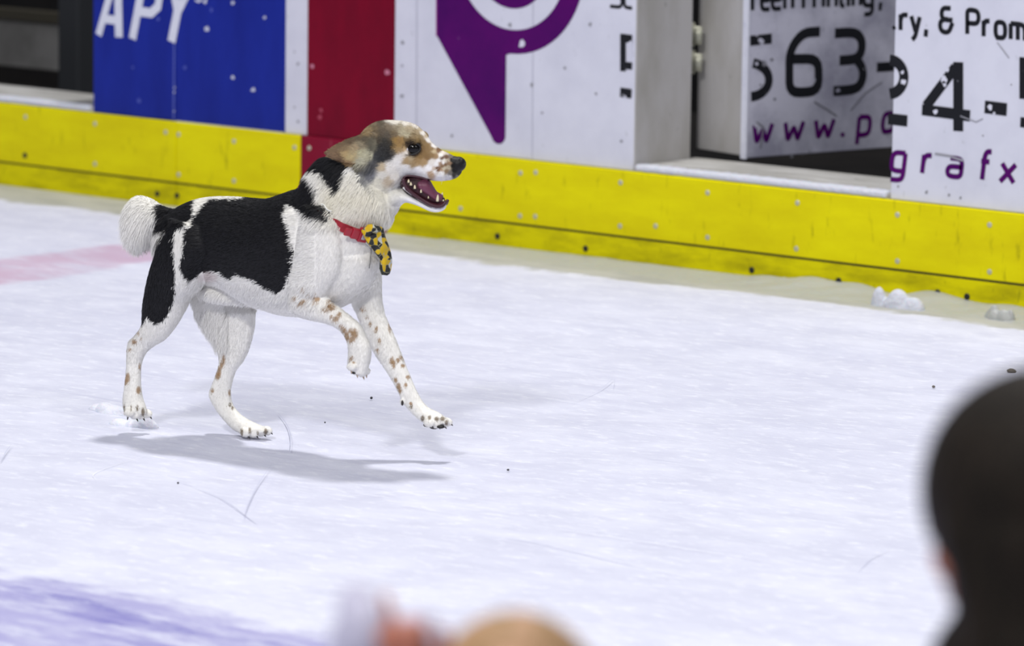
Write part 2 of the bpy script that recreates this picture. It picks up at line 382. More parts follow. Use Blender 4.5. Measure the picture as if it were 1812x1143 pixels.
# seam / edge strips
def strip(px0, px1, w, m, parent, name='edge_strip'):
    stroke_mesh([([px0, px1], w)], PB, NB, .001).build(name, m, parent)
strip((308.5, 78), (307.5, 214), .005, mat('worn_seam', (86, 98, 182), .5), tb2, 'seam')
strip((312, 215.2), (503, 236.0), .007, m_white, tb2, 'white_edge')
strip((738, -60), (737, 262), .004, mat('seam_grey', (188, 189, 203), .5), tp, 'seam')  # thin grey line along the panel seam
strip((944, -60), (942, 288), .003, bpy.data.materials['seam_grey'], tp, 'seam')
# APY lettering
def sw(px): return px/650.
w_ = sw(20)
letters('white_letter', [[([(175, 62), (206, -48), (213, -48)], .026), ([(211, 66), (209, -48)], .032), ([(184, 33), (207, 36)], .026)],
             [([(235, 69), (257, -50)], .030), ([(246, 20), (268, 23), (280, 12), (284, -14), (277, -33), (255, -38)], .028)],
             [([(304, 74), (315, 18)], .032), ([(315, 22), (302, -50)], .030), ([(313, 24), (350, -50)], .030)]], PB, NB, m_letw, tb1)
letters('small_mark', [[([(346, 0), (352, 3), (358, -2)], .006)], [([(360, 2), (364, 5), (366, -3)], .006)]], PB, NB, m_letw, tb2)
def chips(pts, m, parent, P0=PB, n=NB, name='paint_chips'):
    mb = MB()
    for x, y, r in pts:
        k = random.randint(6, 9); q = []
        for i in range(k):
            a = i*2*math.pi/k+random.uniform(-.2, .2); rr = r*random.uniform(.6, 1.15)
            q.append((x+rr*math.cos(a)*.85, y+rr*math.sin(a)))
        nn = np.array(n); s = -nn if np.dot(nn, np.array(P0)-CAM) > 0 else nn
        mb.add([plane_hit(a, b, np.array(P0), nn)+s*.002 for a, b in q], [tuple(range(k))])
    o = mb.build(name, m, parent); o['kind'] = 'stuff'; return o
m_chipb = mat('chip_pale_blue', (70, 84, 178), .6)
chips([(413, 5, 4), (469, 31, 3.5), (367, 51, 5), (413, 137, 4), (449, 158, 5)], m_chip, tb2)
chips([(375, 17, 4), (328, 119, 4), (281, 33, 4)], m_chipb, tb2)
chips([(309.5, 155, 2), (309, 163, 2), (309, 197, 1.5)], m_chip, tb2)
chips([(247, 178, 4), (236, 119, 3)], m_chipb, tb1)
chips([(528, 113, 3), (528, 215, 3), (522, 92, 2), (522, 190, 2)], mat('grime', (150, 150, 158), .7), tw)
chips([(553, 117, 5), (686, 128, 5.5)], mat('pale_screw_cover', (195, 120, 145), .5), tr)
chips([(567, 207, 5), (569, 195, 4)], mat('red_scuff', (170, 60, 85), .5), tr)
chips([(712, 170, 4), (713, 75, 4), (712, 116, 3), (737, 235, 3), (942, 150, 4), (1045, 43, 4), (903, 44, 5), (1055, 166, 3), (1000, 120, 3), (1100, 250, 3), (960, 200, 2.5), (800, 240, 3)], bpy.data.materials['grime'], tp)
# purple logo : ring, disc, pointed stem
cxl, cyl, kx = 905., -73., .77
def ring_poly(r0, r1, a0, a1, k=64):
    a = np.radians(np.linspace(a0, a1, k+1)); v = []
    for rr in (r0, r1): v += [(cxl+rr*kx*math.cos(t), cyl+rr*math.sin(t)+.109*rr*kx*math.cos(t)*1.0) for t in a]
    return v, [(i, i+1, k+2+i, k+1+i) for i in range(k)]
def flat(name, v, f, m, parent, off=.0012): return mesh_obj(name, [bpt(x, y, off) for x, y in v], f, m, parent)
v, f = ring_poly(126, 168, 0, 360); flat('logo_ring', v, f, m_purp, tp, .0012)
a = np.linspace(0, 2*math.pi, 49)[:-1]
flat('logo_disc', [(cxl+88*kx*math.cos(t), cyl+88*math.sin(t)+.109*88*kx*math.cos(t)) for t in a], [tuple(range(48))], m_purp, tp, .0012)
left = [(773.5, -240), (773.5, 64)]
tip = [(869, 241), (873, 250), (879, 254.5), (886, 254.5), (891, 251), (894, 244)]
flat('logo_stem', left+tip+[(895.5, 97), (905, 94), (905, 60), (880, 52), (855, 38), (835, 18), (818, -10), (808, -45), (806, -90), (812, -240)][::1], [tuple(range(18))], m_purp, tp, .0018)
strip((772.8, -200), (772.8, 64), .004, m_pink, tp, 'logo_edge')
chips([(925, 78, 8)], m_white, tp, name='paint_chip')
# cut letters on the board left of the gate
def line_of(paths, w): return [(p, w) for p in paths]
L = []
letters('black_letter', [line_of(glyph('S', 1080, 1101, 11, 40, drop=.1), .0095), line_of(glyph('c', 1105, 1119, 13, 40, drop=.1), .0095)], PB, NB, m_black, tp)
letters('digit_piece', [[([(1103, 60), (1103, 126)], .020), ([(1100, 67), (1119, 69)], .022), ([(1100, 115), (1119, 117)], .020)], [([(1098, 163), (1118, 166)], .026)]], PB, NB, m_black, tp)
chips([(1116, 78, 6), (1117, 95, 6), (1107, 172, 3)], m_white, tp, name='paint_chips')
# right board writing
big = .0215
letters('black_digit', [[(arc(1574, 136, 26, 30, -88, 88, 14), .029)], [([(1572, 210), (1606, 214)], .030)],
     [([(1696, 232), (1696, 110)], .031), ([(1691, 119), (1639, 188)], .028), ([(1632, 194), (1717, 205)], .029)],
     [([(1743, 189), (1782, 194)], .033)], [([(1850, 116), (1813, 112), (1813, 175)], .030)], [([(1806, 216), (1850, 221)], .026)]], PB, NB, m_black, tn)
d_ = .109
letters('black_letter', [line_of(glyph(ch, x0, x1, yb, 43, drop=d_), .0125) for ch, x0, x1, yb in (('r', 1594, 1607, 53), ('y', 1613, 1628, 56), (',', 1636, 1643, 56), ('&', 1664, 1686, 56), ('P', 1712, 1732, 60), ('r', 1741, 1752, 64), ('o', 1762, 1779, 66), ('m', 1789, 1814, 69))]+[[([(1581, 46), (1584, 52)], .01)]], PB, NB, m_black, tn)
letters('purple_letter', [line_of(glyph(ch, x0, x1, yb, 50, slant=.12, drop=d_), .0135) for ch, x0, x1, yb in (('g', 1577, 1599, 301), ('r', 1632, 1646, 306), ('a', 1676, 1700, 311), ('f', 1733, 1750, 317), ('x', 1770, 1794, 321))], PB, NB, m_purp, tn)
chips([(1676, 123, 6), (1671, 140, 8), (1672, 148, 6), (1752, 190, 6), (1656, 197, 5), (1600, 145, 6), (1598, 128, 4), (1760, 200, 3)], m_white, tn)
chips([(1640, 340, 4), (1700, 350, 3), (1790, 150, 2), (1590, 330, 3), (1680, 345, 3), (1740, 240, 2)], bpy.data.materials['grime'], tn, name='scuffs')
letters('scratch_mark', [[([(1765, 75), (1775, 88), (1786, 103)], .003)], [([(1700, 205), (1728, 216), (1740, 210)], .003)], [([(1655, 272), (1680, 276), (1705, 284)], .006)]], PB, NB, bpy.data.materials['grime'], tn, .002)

# gate opening: sill, jamb, hinges, door
def sill(u0, u1, label):
    t = thing('gate_sill', ((u0+u1)/2, YB+.1, .246), label, 'sill')
    b = MB().box((u0, YB+.001, -.02), (u1, YB+TH+.03, .262)); bevel(b.build('sill_block', m_sill, t), .004)
    # frosty snow ridge along the front edge
    mb = MB(); n = 90; rr = []
    for i in range(n+1):
        u = u0+.01+(u1-u0-.02)*i/n; h = .004+.012*random.random(); d = .05+.05*random.random()
        rr.append([(u, YB+.004, .244), (u, YB-.006-h*.3, .250), (u, YB-.005-h*.2, .262), (u, YB+.004, .264+h*.25), (u, YB+.006+d*.45, .2632+h*.12), (u, YB+.008+d*.5, .258)])
    mb.ring_loft([[np.array(p) for p in r] for r in rr]); mb.build('snow_ridge', m_snow2, t, True); return t
sill(u_g0, u_g1, 'frosted grey gate sill on the kickplate below the open door')
sill(u_left, u_b0, 'frosted sill below the dark bench opening at far left')
jt = thing('gate_jamb', (u_g0, YB+TH/2, .262), 'grey jamb at the left of the open gate', 'jamb')
bevel(MB().box((u_g0-.001, YB+.001, .262), (u_g0+.004, YB+TH, ZT)).build('jamb_face', m_jamb, jt), .001)
# door leaf geometry from three floor corners
Pf = ground(1318, 283, .266); Pb = ground(1235, 268, .266); Pe = ground(1577, 263.5, .266)
fd = (Pe-Pf)/np.linalg.norm(Pe-Pf); td = np.array([-fd[1], fd[0], 0]); thick = .225
A = np.array([fd, td, [0, 0, 1]])           # local x along the face, y into thickness, z up
door = thing('door_1', Pf, kind='structure'); door['label'] = 'open rink gate door swung back, numbers 563- on it'
def dbox(name, lo, hi, m, bv=.003): o = MB().box(lo, hi, A, Pf*np.array([1, 1, 0])).build(name, m, door); bevel(o, bv); return o
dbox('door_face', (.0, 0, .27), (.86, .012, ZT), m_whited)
dbox('door_core', (.006, .0125, .275), (.855, thick, ZT-.01), m_jamb)
dbox('edge_trim', (-.003, -.003, .268), (.0055, .018, ZT), m_letw, .001)
ht = thing('gate_hinge', (float(Pb[0]), float(Pb[1])-.06, .3), 'zinc hinges in the dark gap between jamb and gate door', 'hinge')
for (a0, a1) in ((40, 82), (88, 130)):
    c0 = at_depth(1217, a0, 1); 
    q0 = plane_hit(1216, a1, np.array([0, YB+TH+.06, 0]), NB); q1 = plane_hit(1216, a0, np.array([0, YB+TH+.06, 0]), NB)
    mb = MB(); mb.tube([(q0[0], q0[1], q0[2]), (q0[0], q0[1], q1[2])], .022, 12); mb.box((q0[0]-.02, q0[1]-.004, q0[2]+.008), (q0[0]+.05, q0[1]+.004, q1[2]-.008))
    mb.build('hinge_knuckle', m_hinge, ht, True)
ND = np.cross(fd, [0, 0, 1]); ND /= np.linalg.norm(ND)
letters('black_digit', [line_of(glyph('6', 1392, 1452, 172, 120, drop=-.06), .028), line_of(glyph('3', 1474, 1529, 168, 116, drop=-.07), .028),
  [([(1551, 119), (1582, 117)], .027)], [([(1327, 72), (1365, 68)], .028), (arc(1326, 141, 34, 30, -80, 86, 14), .027)]], Pf, ND, m_black, door)
dd = -.07
letters('black_letter', [line_of(glyph(ch, x0, x1, yb, 48, drop=dd), .0125) for ch, x0, x1, yb in (('r', 1331, 1342, 18), ('e', 1347, 1362, 17), ('e', 1366, 1382, 16), ('n', 1388, 1402, 15), ('P', 1421, 1434, 14), ('r', 1440, 1450, 13), ('i', 1453, 1460, 12), ('n', 1465, 1479, 12), ('t', 1484, 1494, 11), ('i', 1497, 1504, 11), ('n', 1509, 1522, 10), ('g', 1528, 1543, 10), (',', 1554, 1562, 9))], Pf, ND, m_black, door)
letters('purple_letter', [line_of(glyph(ch, x0, x1, yb, 50, slant=.1, drop=dd), .0140) for ch, x0, x1, yb in (('w', 1331, 1363, 253), ('w', 1386, 1418, 249), ('w', 1440, 1472, 245), ('.', 1486, 1494, 241), ('p', 1517, 1537, 239), ('o', 1560, 1580, 233))], Pf, ND, m_purp, door)
chips([(1346, 72, 7), (1338, 62, 3), (1347, 80, 5), (1380+53, 118, 4), (1440, 142, 4), (1482, 160, 5), (1338, 112, 4), (1337, 222, 5)], m_whited, door, Pf, ND)
chips([(1352, 112, 6), (1365, 106, 4), (1345, 150, 3), (1370, 175, 3), (1400, 276, 4), (1420, 272, 3)], mat('smudge', (120, 120, 130), .6), door, Pf, ND, 'smudges')
letters('scratch_mark', [[([(1345, 262), (1350, 225), (1338, 216)], .006)], [([(1440, 180), (1465, 195), (1480, 205)], .005)], [([(1505, 195), (1530, 165), (1560, 145)], .004)]], Pf, ND, bpy.data.materials['smudge'], door, .002)

# bench area behind the openings
o = MB().box((-13.5, YB+TH+.04, -.05), (u_right, YB+2.3, .12)).build('floor_bench', m_dark); tag(o, kind='structure')
o = MB().box((-13.5, YB+2.3, -.05), (u_right, YB+2.4, 1.9)).build('wall_back', mat('bench_wall', (30, 29, 30), .8, (3, (20, 20, 22), .4, .6), spec=.1)); tag(o, kind='structure')
def bl(px, py, dy): return plane_hit(px, py, np.array([0, YB+dy, 0]), NB)
q0 = bl(102, 128, .95); q1 = bl(138, 128, .95)
t = thing('bench_post', (float(q0[0]+q1[0])/2, YB+.95, .12), 'charcoal upright post in the dark bench opening at far left', 'post')
bevel(MB().box((q0[0], YB+.95, .12), (q1[0], YB+1.05, 1.5)).build('post_shaft', m_bpost, t), .008)
bevel(MB().box((q0[0]-.03, YB+.92, .12), (q1[0]+.03, YB+1.08, .14)).build('foot_plate', m_bpost, t), .003)
q0 = bl(-200, 120, 1.3); q1 = bl(172, 120, 1.3); zt = bl(60, 37, 1.3)[2]; zb_ = bl(60, 122, 1.3)[2]
t = thing('bulkhead', (float(q0[0]+q1[0])/2, YB+1.3, .12), 'blurred grey bulkhead behind the post in the bench opening', 'bulkhead')
bevel(MB().box((q0[0], YB+1.3, zb_), (q1[0], YB+1.33, zt)).build('panel_sheet', m_bgrey, t), .004)
MB().box((q0[0], YB+1.28, zt), (q1[0], YB+1.34, zt+.035)).build('top_rail', m_olive, t)
MB().box((q0[0], YB+1.29, .12), (q1[0], YB+1.32, zb_)).build('kick_board', m_dark, t)

# slush and snow clumps by the boards, bottom right
def clump(px, py, r, h, m, name, label, grp, seed):
    rr = np.random.default_rng(seed); c = ground(px, py); mb = MB()
    for k in range(7):
        a = rr.uniform(0, 6.28); d = rr.uniform(0, .75)*r
        s = r*rr.uniform(.35, .7)*(1-.4*d/r)
        mb.ell((c[0]+d*math.cos(a)*1.4, c[1]+d*math.sin(a)*.5, -h*.55), (s*1.35, s*.95, h*1.55*rr.uniform(.65, 1)), 16, 12)
    o = voxel(mb, name, max(.003, r/22), 5); o.data.materials.append(m); tag(o, label, 'snow', grp)
    return o
clump(1592, 540, .065, .044, m_snow2, 'snow_clump', 'largest lump of snow against the yellow kickplate, right of centre', None, 1)
clump(1770, 560, .035, .03, m_slush, 'snow_clump', 'rounded slush knob by the kickplate near the right edge', None, 4)
clump(190, 726, .06, .02, m_snow, 'snow_clump', 'loose snow kicked up behind the raised hind paw', None, 6)
clump(238, 750, .05, .017, m_snow, 'snow_clump', 'snow heap pushed up under the near hind paw', None, 7)
def slush_bank():
    us = np.arange(-8.55, u_right, .012); ts = np.linspace(0, 1, 22); nz = np.random.default_rng(9); v = []; f = []
    ph = nz.uniform(0, 6.28, 24)
    for u in us:
        e = min(max((u+8.5)/1.6, .04), 1); nn_ = sum(math.sin(u*(5+3.7*k)+ph[k])/(1+k*.45) for k in range(12))
        hh = e*(.013+.0065*nn_); hh = max(hh, .004)*(1 if u < u_right-.05 else .5); w_ = .20+.10*e+.02*math.sin(u*9+ph[13])+.012*math.sin(u*31+ph[14])
        for t in ts:
            d = t*w_; z = hh*(1-t)**1.6*(1+.35*math.sin(u*46+d*40+ph[15])*t*(1-t)*3)-.0095+.004*e*(1-t)
            v.append((u, YB-.0135-d, z+.0012*nz.normal()*(t > 0)))
    n = len(ts)
    for i in range(len(us)-1):
        for j in range(n-1): f.append((i*n+j, i*n+j+1, (i+1)*n+j+1, (i+1)*n+j))
    o = mesh_obj('slush_bank', v, f, m_slush, None, True); o['kind'] = 'stuff'
    tag(o, 'grey wet slush banked against the long yellow kickplate', 'slush')
slush_bank()
def debris(name, px, py, rx, ry, h, m, label, cat):
    c = ground(px, py); mb = MB().ell((c[0], c[1], h*.4), (rx, ry, h), 9, 6)
    for i, p in enumerate(mb.v): mb.v[i] = tuple(c_+random.uniform(-.12, .12)*min(rx, h) for c_ in p)
    tag(mb.build(name, m, None, True), label, cat)
m_deb = mat('dark_debris', (38, 38, 42), .6); m_deb2 = mat('brown_debris', (95, 88, 80), .7)
debris('puck_shard', 1790, 659, .012, .011, .006, m_deb2, 'brown oval speck on the ice above the dark-haired child', 'debris')
debris('rubber_crumb', 657, 705, .0035, .003, .003, m_deb, 'black crumb on the ice between the front legs of the dog', 'debris')
debris('rubber_crumb', 1652, 685, .004, .004, .003, m_deb2, 'faint grey crumb on the ice left of the brown oval speck', 'debris')
debris('rubber_crumb', 315, 855, .0022, .0022, .002, m_deb, 'tiny black crumb on the ice below the dog shadow', 'debris')
debris('rubber_crumb', 899, 832, .003, .003, .002, m_deb, 'tiny crumb on the ice right of the shadow tip', 'debris')
debris('rubber_crumb', 575, 748, .0016, .0016, .002, m_deb, 'minute speck on the ice between hind and front paws', 'debris')
# ------------------------------------------------------------------ the dog
TH_B, TH_H = math.radians(30), math.radians(13)
rw = M[:, 0]*np.array([1, 1, 0]); rw /= np.linalg.norm(rw)            # picture right on the ground
tcam = np.array([rw[1], -rw[0], 0])                                    # towards the camera
Fb = rw*math.cos(TH_B)+tcam*math.sin(TH_B); Rb = tcam*math.cos(TH_B)-rw*math.sin(TH_B)
Fh = rw*math.cos(TH_H)+tcam*math.sin(TH_H); Rh = tcam*math.cos(TH_H)-rw*math.sin(TH_H)
Z3 = np.array([0, 0, 1.])
PD = ground(450, 772) + Rb*.05                                         # point of the mid plane
def bp(x, y, l=0.): return plane_hit(x, y, PD+Rb*l, Rb)
PH = bp(600, 320)
def hp(x, y, l=0.): return plane_hit(x, y, PH+Rh*l, Rh)
def hm_(x, y, l, s):
    p = hp(x, y, l); return p if s > 0 else p-2*Rh*((p-PH) @ Rh)
def sect(A, B, w, l, hm, n=28, e=2.2):
    """closed section between the picture points A and B, half width w, lateral offset l, hm = head-plane share"""
    a = bp(*A, l)*(1-hm)+hp(*A, l)*hm; b = bp(*B, l)*(1-hm)+hp(*B, l)*hm
    Fx = Fb*(1-hm)+Fh*hm; Fx /= np.linalg.norm(Fx); Rx = Rb*(1-hm)+Rh*hm; Rx /= np.linalg.norm(Rx); th = TH_B*(1-hm)+TH_H*hm
    c = (a+b)/2; h = (b-a)/2; hf = np.dot(h, Fx); hn = np.linalg.norm(h)
    k = max(hf*hf-(w*math.tan(th))**2*(hf/hn)**2, .3*hf*hf)**.5*(1 if hf > 0 else -1)
    h = h-Fx*hf+Fx*k
    out = []
    for j in range(n):
        t = 2*math.pi*j/n; cs, sn = math.cos(t), math.sin(t)
        out.append(c+h*np.sign(cs)*abs(cs)**(2/e)+Rx*w*np.sign(sn)*abs(sn)**(2/e))
    return out
def loft(mb, secs, l=0., k=4, e=2.2, hm=0.):
    """secs rows: Ax, Ay, Bx, By, w [, l [, hm]]"""
    P = []
    for s in secs:
        s = list(s)
        if len(s) < 6: s.append(l)
        if len(s) < 7: s.append(hm)
        P.append(s)
    P = catmull(P, k)
    mb.ring_loft([sect((s[0], s[1]), (s[2], s[3]), max(s[4], .002), s[5], min(max(s[6], 0), 1), e=e) for s in P])
db = MB()
# trunk
loft(db, [(293,398,290,425,.022),(306,378,296,462,.056),(325,363,322,492,.070),(350,353,348,504,.077),(376,349,378,503,.080),(410,349,410,513,.081),
          (440,351,448,536,.086),(470,352,485,552,.092),(500,343,515,559,.096),(528,334,548,560,.094),(552,334,590,550,.088),
          (574,345,628,532,.080),(594,366,655,505,.066),(628,405,668,478,.048),(655,430,670,462,.022)])
# neck into head (head-plane share grows)
loft(db, [(505,350,632,505,.080,0,0),(522,336,662,468,.078,0,.05),(538,320,671,436,.073,0,.15),(548,303,671,408,.066,0,.3),(562,287,690,392,.061,0,.5),(583,272,704,374,.058,0,.7),(606,264,708,360,.055,0,.9),(630,250,700,352,.048,0,1)])
# cranium and upper jaw
loft(db, [(612,272,640,372,.036),(630,250,668,366,.050),(649,225,690,356,.058),(672,214,706,338,.060),(700,213.5,716,322,.055),(722,217,725,313,.050),
          (738,224,735,312,.043),(752,237,744,313,.035),(763,252,754,317,.0285),(778,264,770,320,.0255),(793,271,786,320,.0235),(804,277,799,318,.0205),(812,281,809,314,.0165),(818,287,816,307,.010)], hm=1, e=2.35)
# brow ridges and cheeks
for s in (1, -1):
    db.ell(hm_(728, 247, .036, s), (.020, .014, .011), 14, 10, rot=np.array([Fh, Rh, Z3]).T)
    db.ell(hm_(688, 310, .038, s), (.024, .014, .022), 14, 10, rot=np.array([Fh, Rh, Z3]).T)
    db.ell(hm_(778, 305, .017, s), (.026, .009, .012), 14, 10, rot=np.array([Fh, Rh, Z3]).T)
# lower jaw
loft(db, [(684,330,690,372,.043),(703,328,704,367,.041),(716,333,718,358,.033),(733,345,735,361,.026),(748,354,751,368,.021),(762,362,765,374.5,.018),(775,366,777,375,.0155),(785,364,786,371,.011),(789,359,789,366,.006)], hm=1)
# far rim of the lower lip
for s in (1, -1):
    db.tube([hm_(x, y, l, s) for x, y, l in ((714,331,.036),(731,344,.027),(747,354,.022),(761,361,.0185),(775,364,.015),(786,358,.008))], [.004,.0045,.0045,.0045,.0045,.004], 8)
# near shoulder, upper arm and flank masses
for s in (1, -1):
    loft(db, [(545,362,592,372,.020),(532,392,604,402,.032),(524,430,610,436,.038),(515,470,606,478,.036),(510,505,588,512,.032),(512,535,566,540,.022)], l=.062*s)
R3b = np.array([Fb, Rb, Z3]).T
# near hind leg
loft(db, [(305,385,380,400,.038),(287,418,392,438,.050),(276,450,380,470,.052),(265,485,362,503,.048),(257,522,338,528,.040),(253,552,324,556,.033),(251,575,311,578,.027),
          (239,593,293,600,.021),(228,604,274,612,.0165),(225,620,259,624,.0150),(224,645,250,646,.0130),(221,680,249,680,.0140),(218,705,252,705,.0175),(219,722,257,720,.0195),(224,734,260,732,.015)], l=.048)
# far hind leg
loft(db, [(325,440,425,460,.038),(332,490,446,505,.042),(337,525,451,535,.040),(348,555,451,556,.034),(362,580,449,584,.029),(380,606,441,616,.0235),(388,636,430,640,.0190),(384,656,417,658,.0165),
          (376,679,410,681,.0155),(370,699,408,699,.0150),(381,722,413,719,.0150),(396,742,428,736,.0165),(413,759,448,748,.0195),(430,767,466,756,.0200),(446,770,474,763,.012)], l=-.050)
# near front leg, folded
loft(db, [(520,505,578,485,.030),(513,535,570,506,.030),(524,557,578,525,.0265),(550,566,588,537,.0225),(578,572,602,546,.0195),(598,581,621,561,.0175),(610,594,637,575,.0170),(616,610,647,594,.0170),
          (617,628,655,611,.0175),(616,641,656,630,.0180),(620,652,652,650,.0165),(628,660,648,664,.012)], l=.062)
# far front leg, reaching
loft(db, [(596,455,672,462,.036),(606,490,674,495,.036),(618,525,675,530,.031),(631,552,681,560,.0265),(646,592,699,600,.0215),(664,626,711,630,.0185),(685,658,723,660,.0168),(702,687,735,688,.0155),
          (713,711,746,709,.0150),(726,727,758,722,.0160),(741,741,776,731,.0185),(755,750,789,740,.0165),(768,754,795,748,.011)], l=-.052)
# toes
TO = [((226,734),(236,738),(247,738),(258,736),.048,.0100), ((432,769),(446,770),(459,768),(470,766),-.050,.0105),
      ((622,653),(630,660),(640,664),(647,660),.062,.0088), ((757,752),(768,754),(779,754),(789,751),-.052,.0098)]
toe_c = []
for q in TO:
    l0, r = q[4], q[5]
    for k, lo in enumerate((.019, .009, -.003, -.014)):
        c = bp(q[k][0]+(2 if q[4] != .062 else 0), q[k][1]-4, l0+lo*1.12); toe_c.append((c, q, k))
        db.ell(c, (r*1.4, r*.80, r*1.0), 12, 8, rot=R3b)
db.ell(bp(711, 711, -.036), (.005, .004, .008), 10, 6, rot=R3b)        # dew claw pad
# belly tuft and sheath
loft(db, [(352,500,362,528,.020),(385,500,385,534,.026),(420,508,425,538,.024),(446,520,448,540,.014)])
# tail
loft(db, [(334,369,329,397,.016),(320,369,315,399,.018),(300,370,296,400,.019),(282,366,280,402,.024),(262,354,268,422,.030),(246,350,250,426,.031),(234,358,236,418,.026),(227,374,228,400,.014)])
# ears (near and far), swept back
er = MB(); loft(er, [(668,238,664,284,.012,.045,1),(655,234,656,302,.012,.054,1),(640,238,645,299,.009,.060,1),(622,243,626,291,.0075,.064,1),(606,250,609,288,.006,.066,1),(592,257,594,283,.005,.067,1),(582,264,583,277,.0045,.067,1),(576,268,577,273,.003,.067,1)], hm=1, e=2.6)
db.add(er.v, er.f); db.add([tuple(np.array(p)-2*Rh*((np.array(p)-PH) @ Rh)) for p in er.v], [tuple(reversed(f)) for f in er.f])
dog_c = PD+Fb*.0
body = voxel(db, 'body', .0021, 9, .5)
dog = thing('dog', (float(dog_c[0]), float(dog_c[1]), 0), 'black and white dog with tan face running across the ice with open mouth', 'dog')
body.parent = dog; body.matrix_parent_inverse = dog.matrix_world.inverted()
me = body.data; nv = len(me.vertices)
V = np.empty(nv*3); me.vertices.foreach_get('co', V); V = V.reshape(-1, 3)
VN = np.empty(nv*3); me.vertices.foreach_get('normal', VN); VN = VN.reshape(-1, 3)

# ---- coat pattern, laid out on the side view of the animal and mirrored to its other side
def inpoly(x, y, P):
    c = np.zeros(x.shape, bool); n = len(P)
    for i in range(n):
        x0, y0 = P[i]; x1, y1 = P[(i+1) % n]
        if y0 == y1: continue
        t = ((y0 > y) != (y1 > y)) & (x < (x1-x0)*(y-y0)/(y1-y0)+x0); c ^= t
    return c
THIGH = [(326,370),(334,361),(346,352),(350,345),(338,345),(320,360),(312,372),(300,398),(280,430),(265,465),(255,500),(248,530),(244,560),(247,578),(254,572),(260,560),(265,566),(276,573),(286,569),(291,566),(302,547),(308,528),(309,509),(310,478),(307,446),(309,414),(315,396),(326,383),(338,370),(345,362)]
SADDLE = [(374,353),(433,353),(440,340),(499,325),(527,312),(545,300),(548,312),(557,318),(569,333),(565,351),(582,372),(588,388),(560,381),(535,373),(510,361),(505,383),(515,414),(520,446),(517,478),(507,509),(493,518),(471,509),(449,495),(420,485),(408,496),(389,481),(357,481),(338,498),(335,496),(321,478),(318,462),(326,440),(328,411),(342,399),(348,383),(361,367)]
NECK = [(545,292),(560,278),(582,270),(624,286),(619,302),(610,327),(597,337),(594,325),(576,302),(563,299),(552,303)]
TAILB = [(350,340),(300,350),(284,362),(278,372),(283,382),(277,390),(281,405),(305,408),(326,400),(345,385)]
HEAD = [(550,268),(585,225),(640,195),(760,195),(850,250),(850,400),(720,400),(660,345),(640,318),(628,292),(600,290),(560,284)]
MOUTH = [(712,313),(716,311),(740,313),(762,317),(772,330),(790,342),(792,359),(788,361),(776,366.5),(762,364),(748,358),(732,349),(716,335),(713,322)]
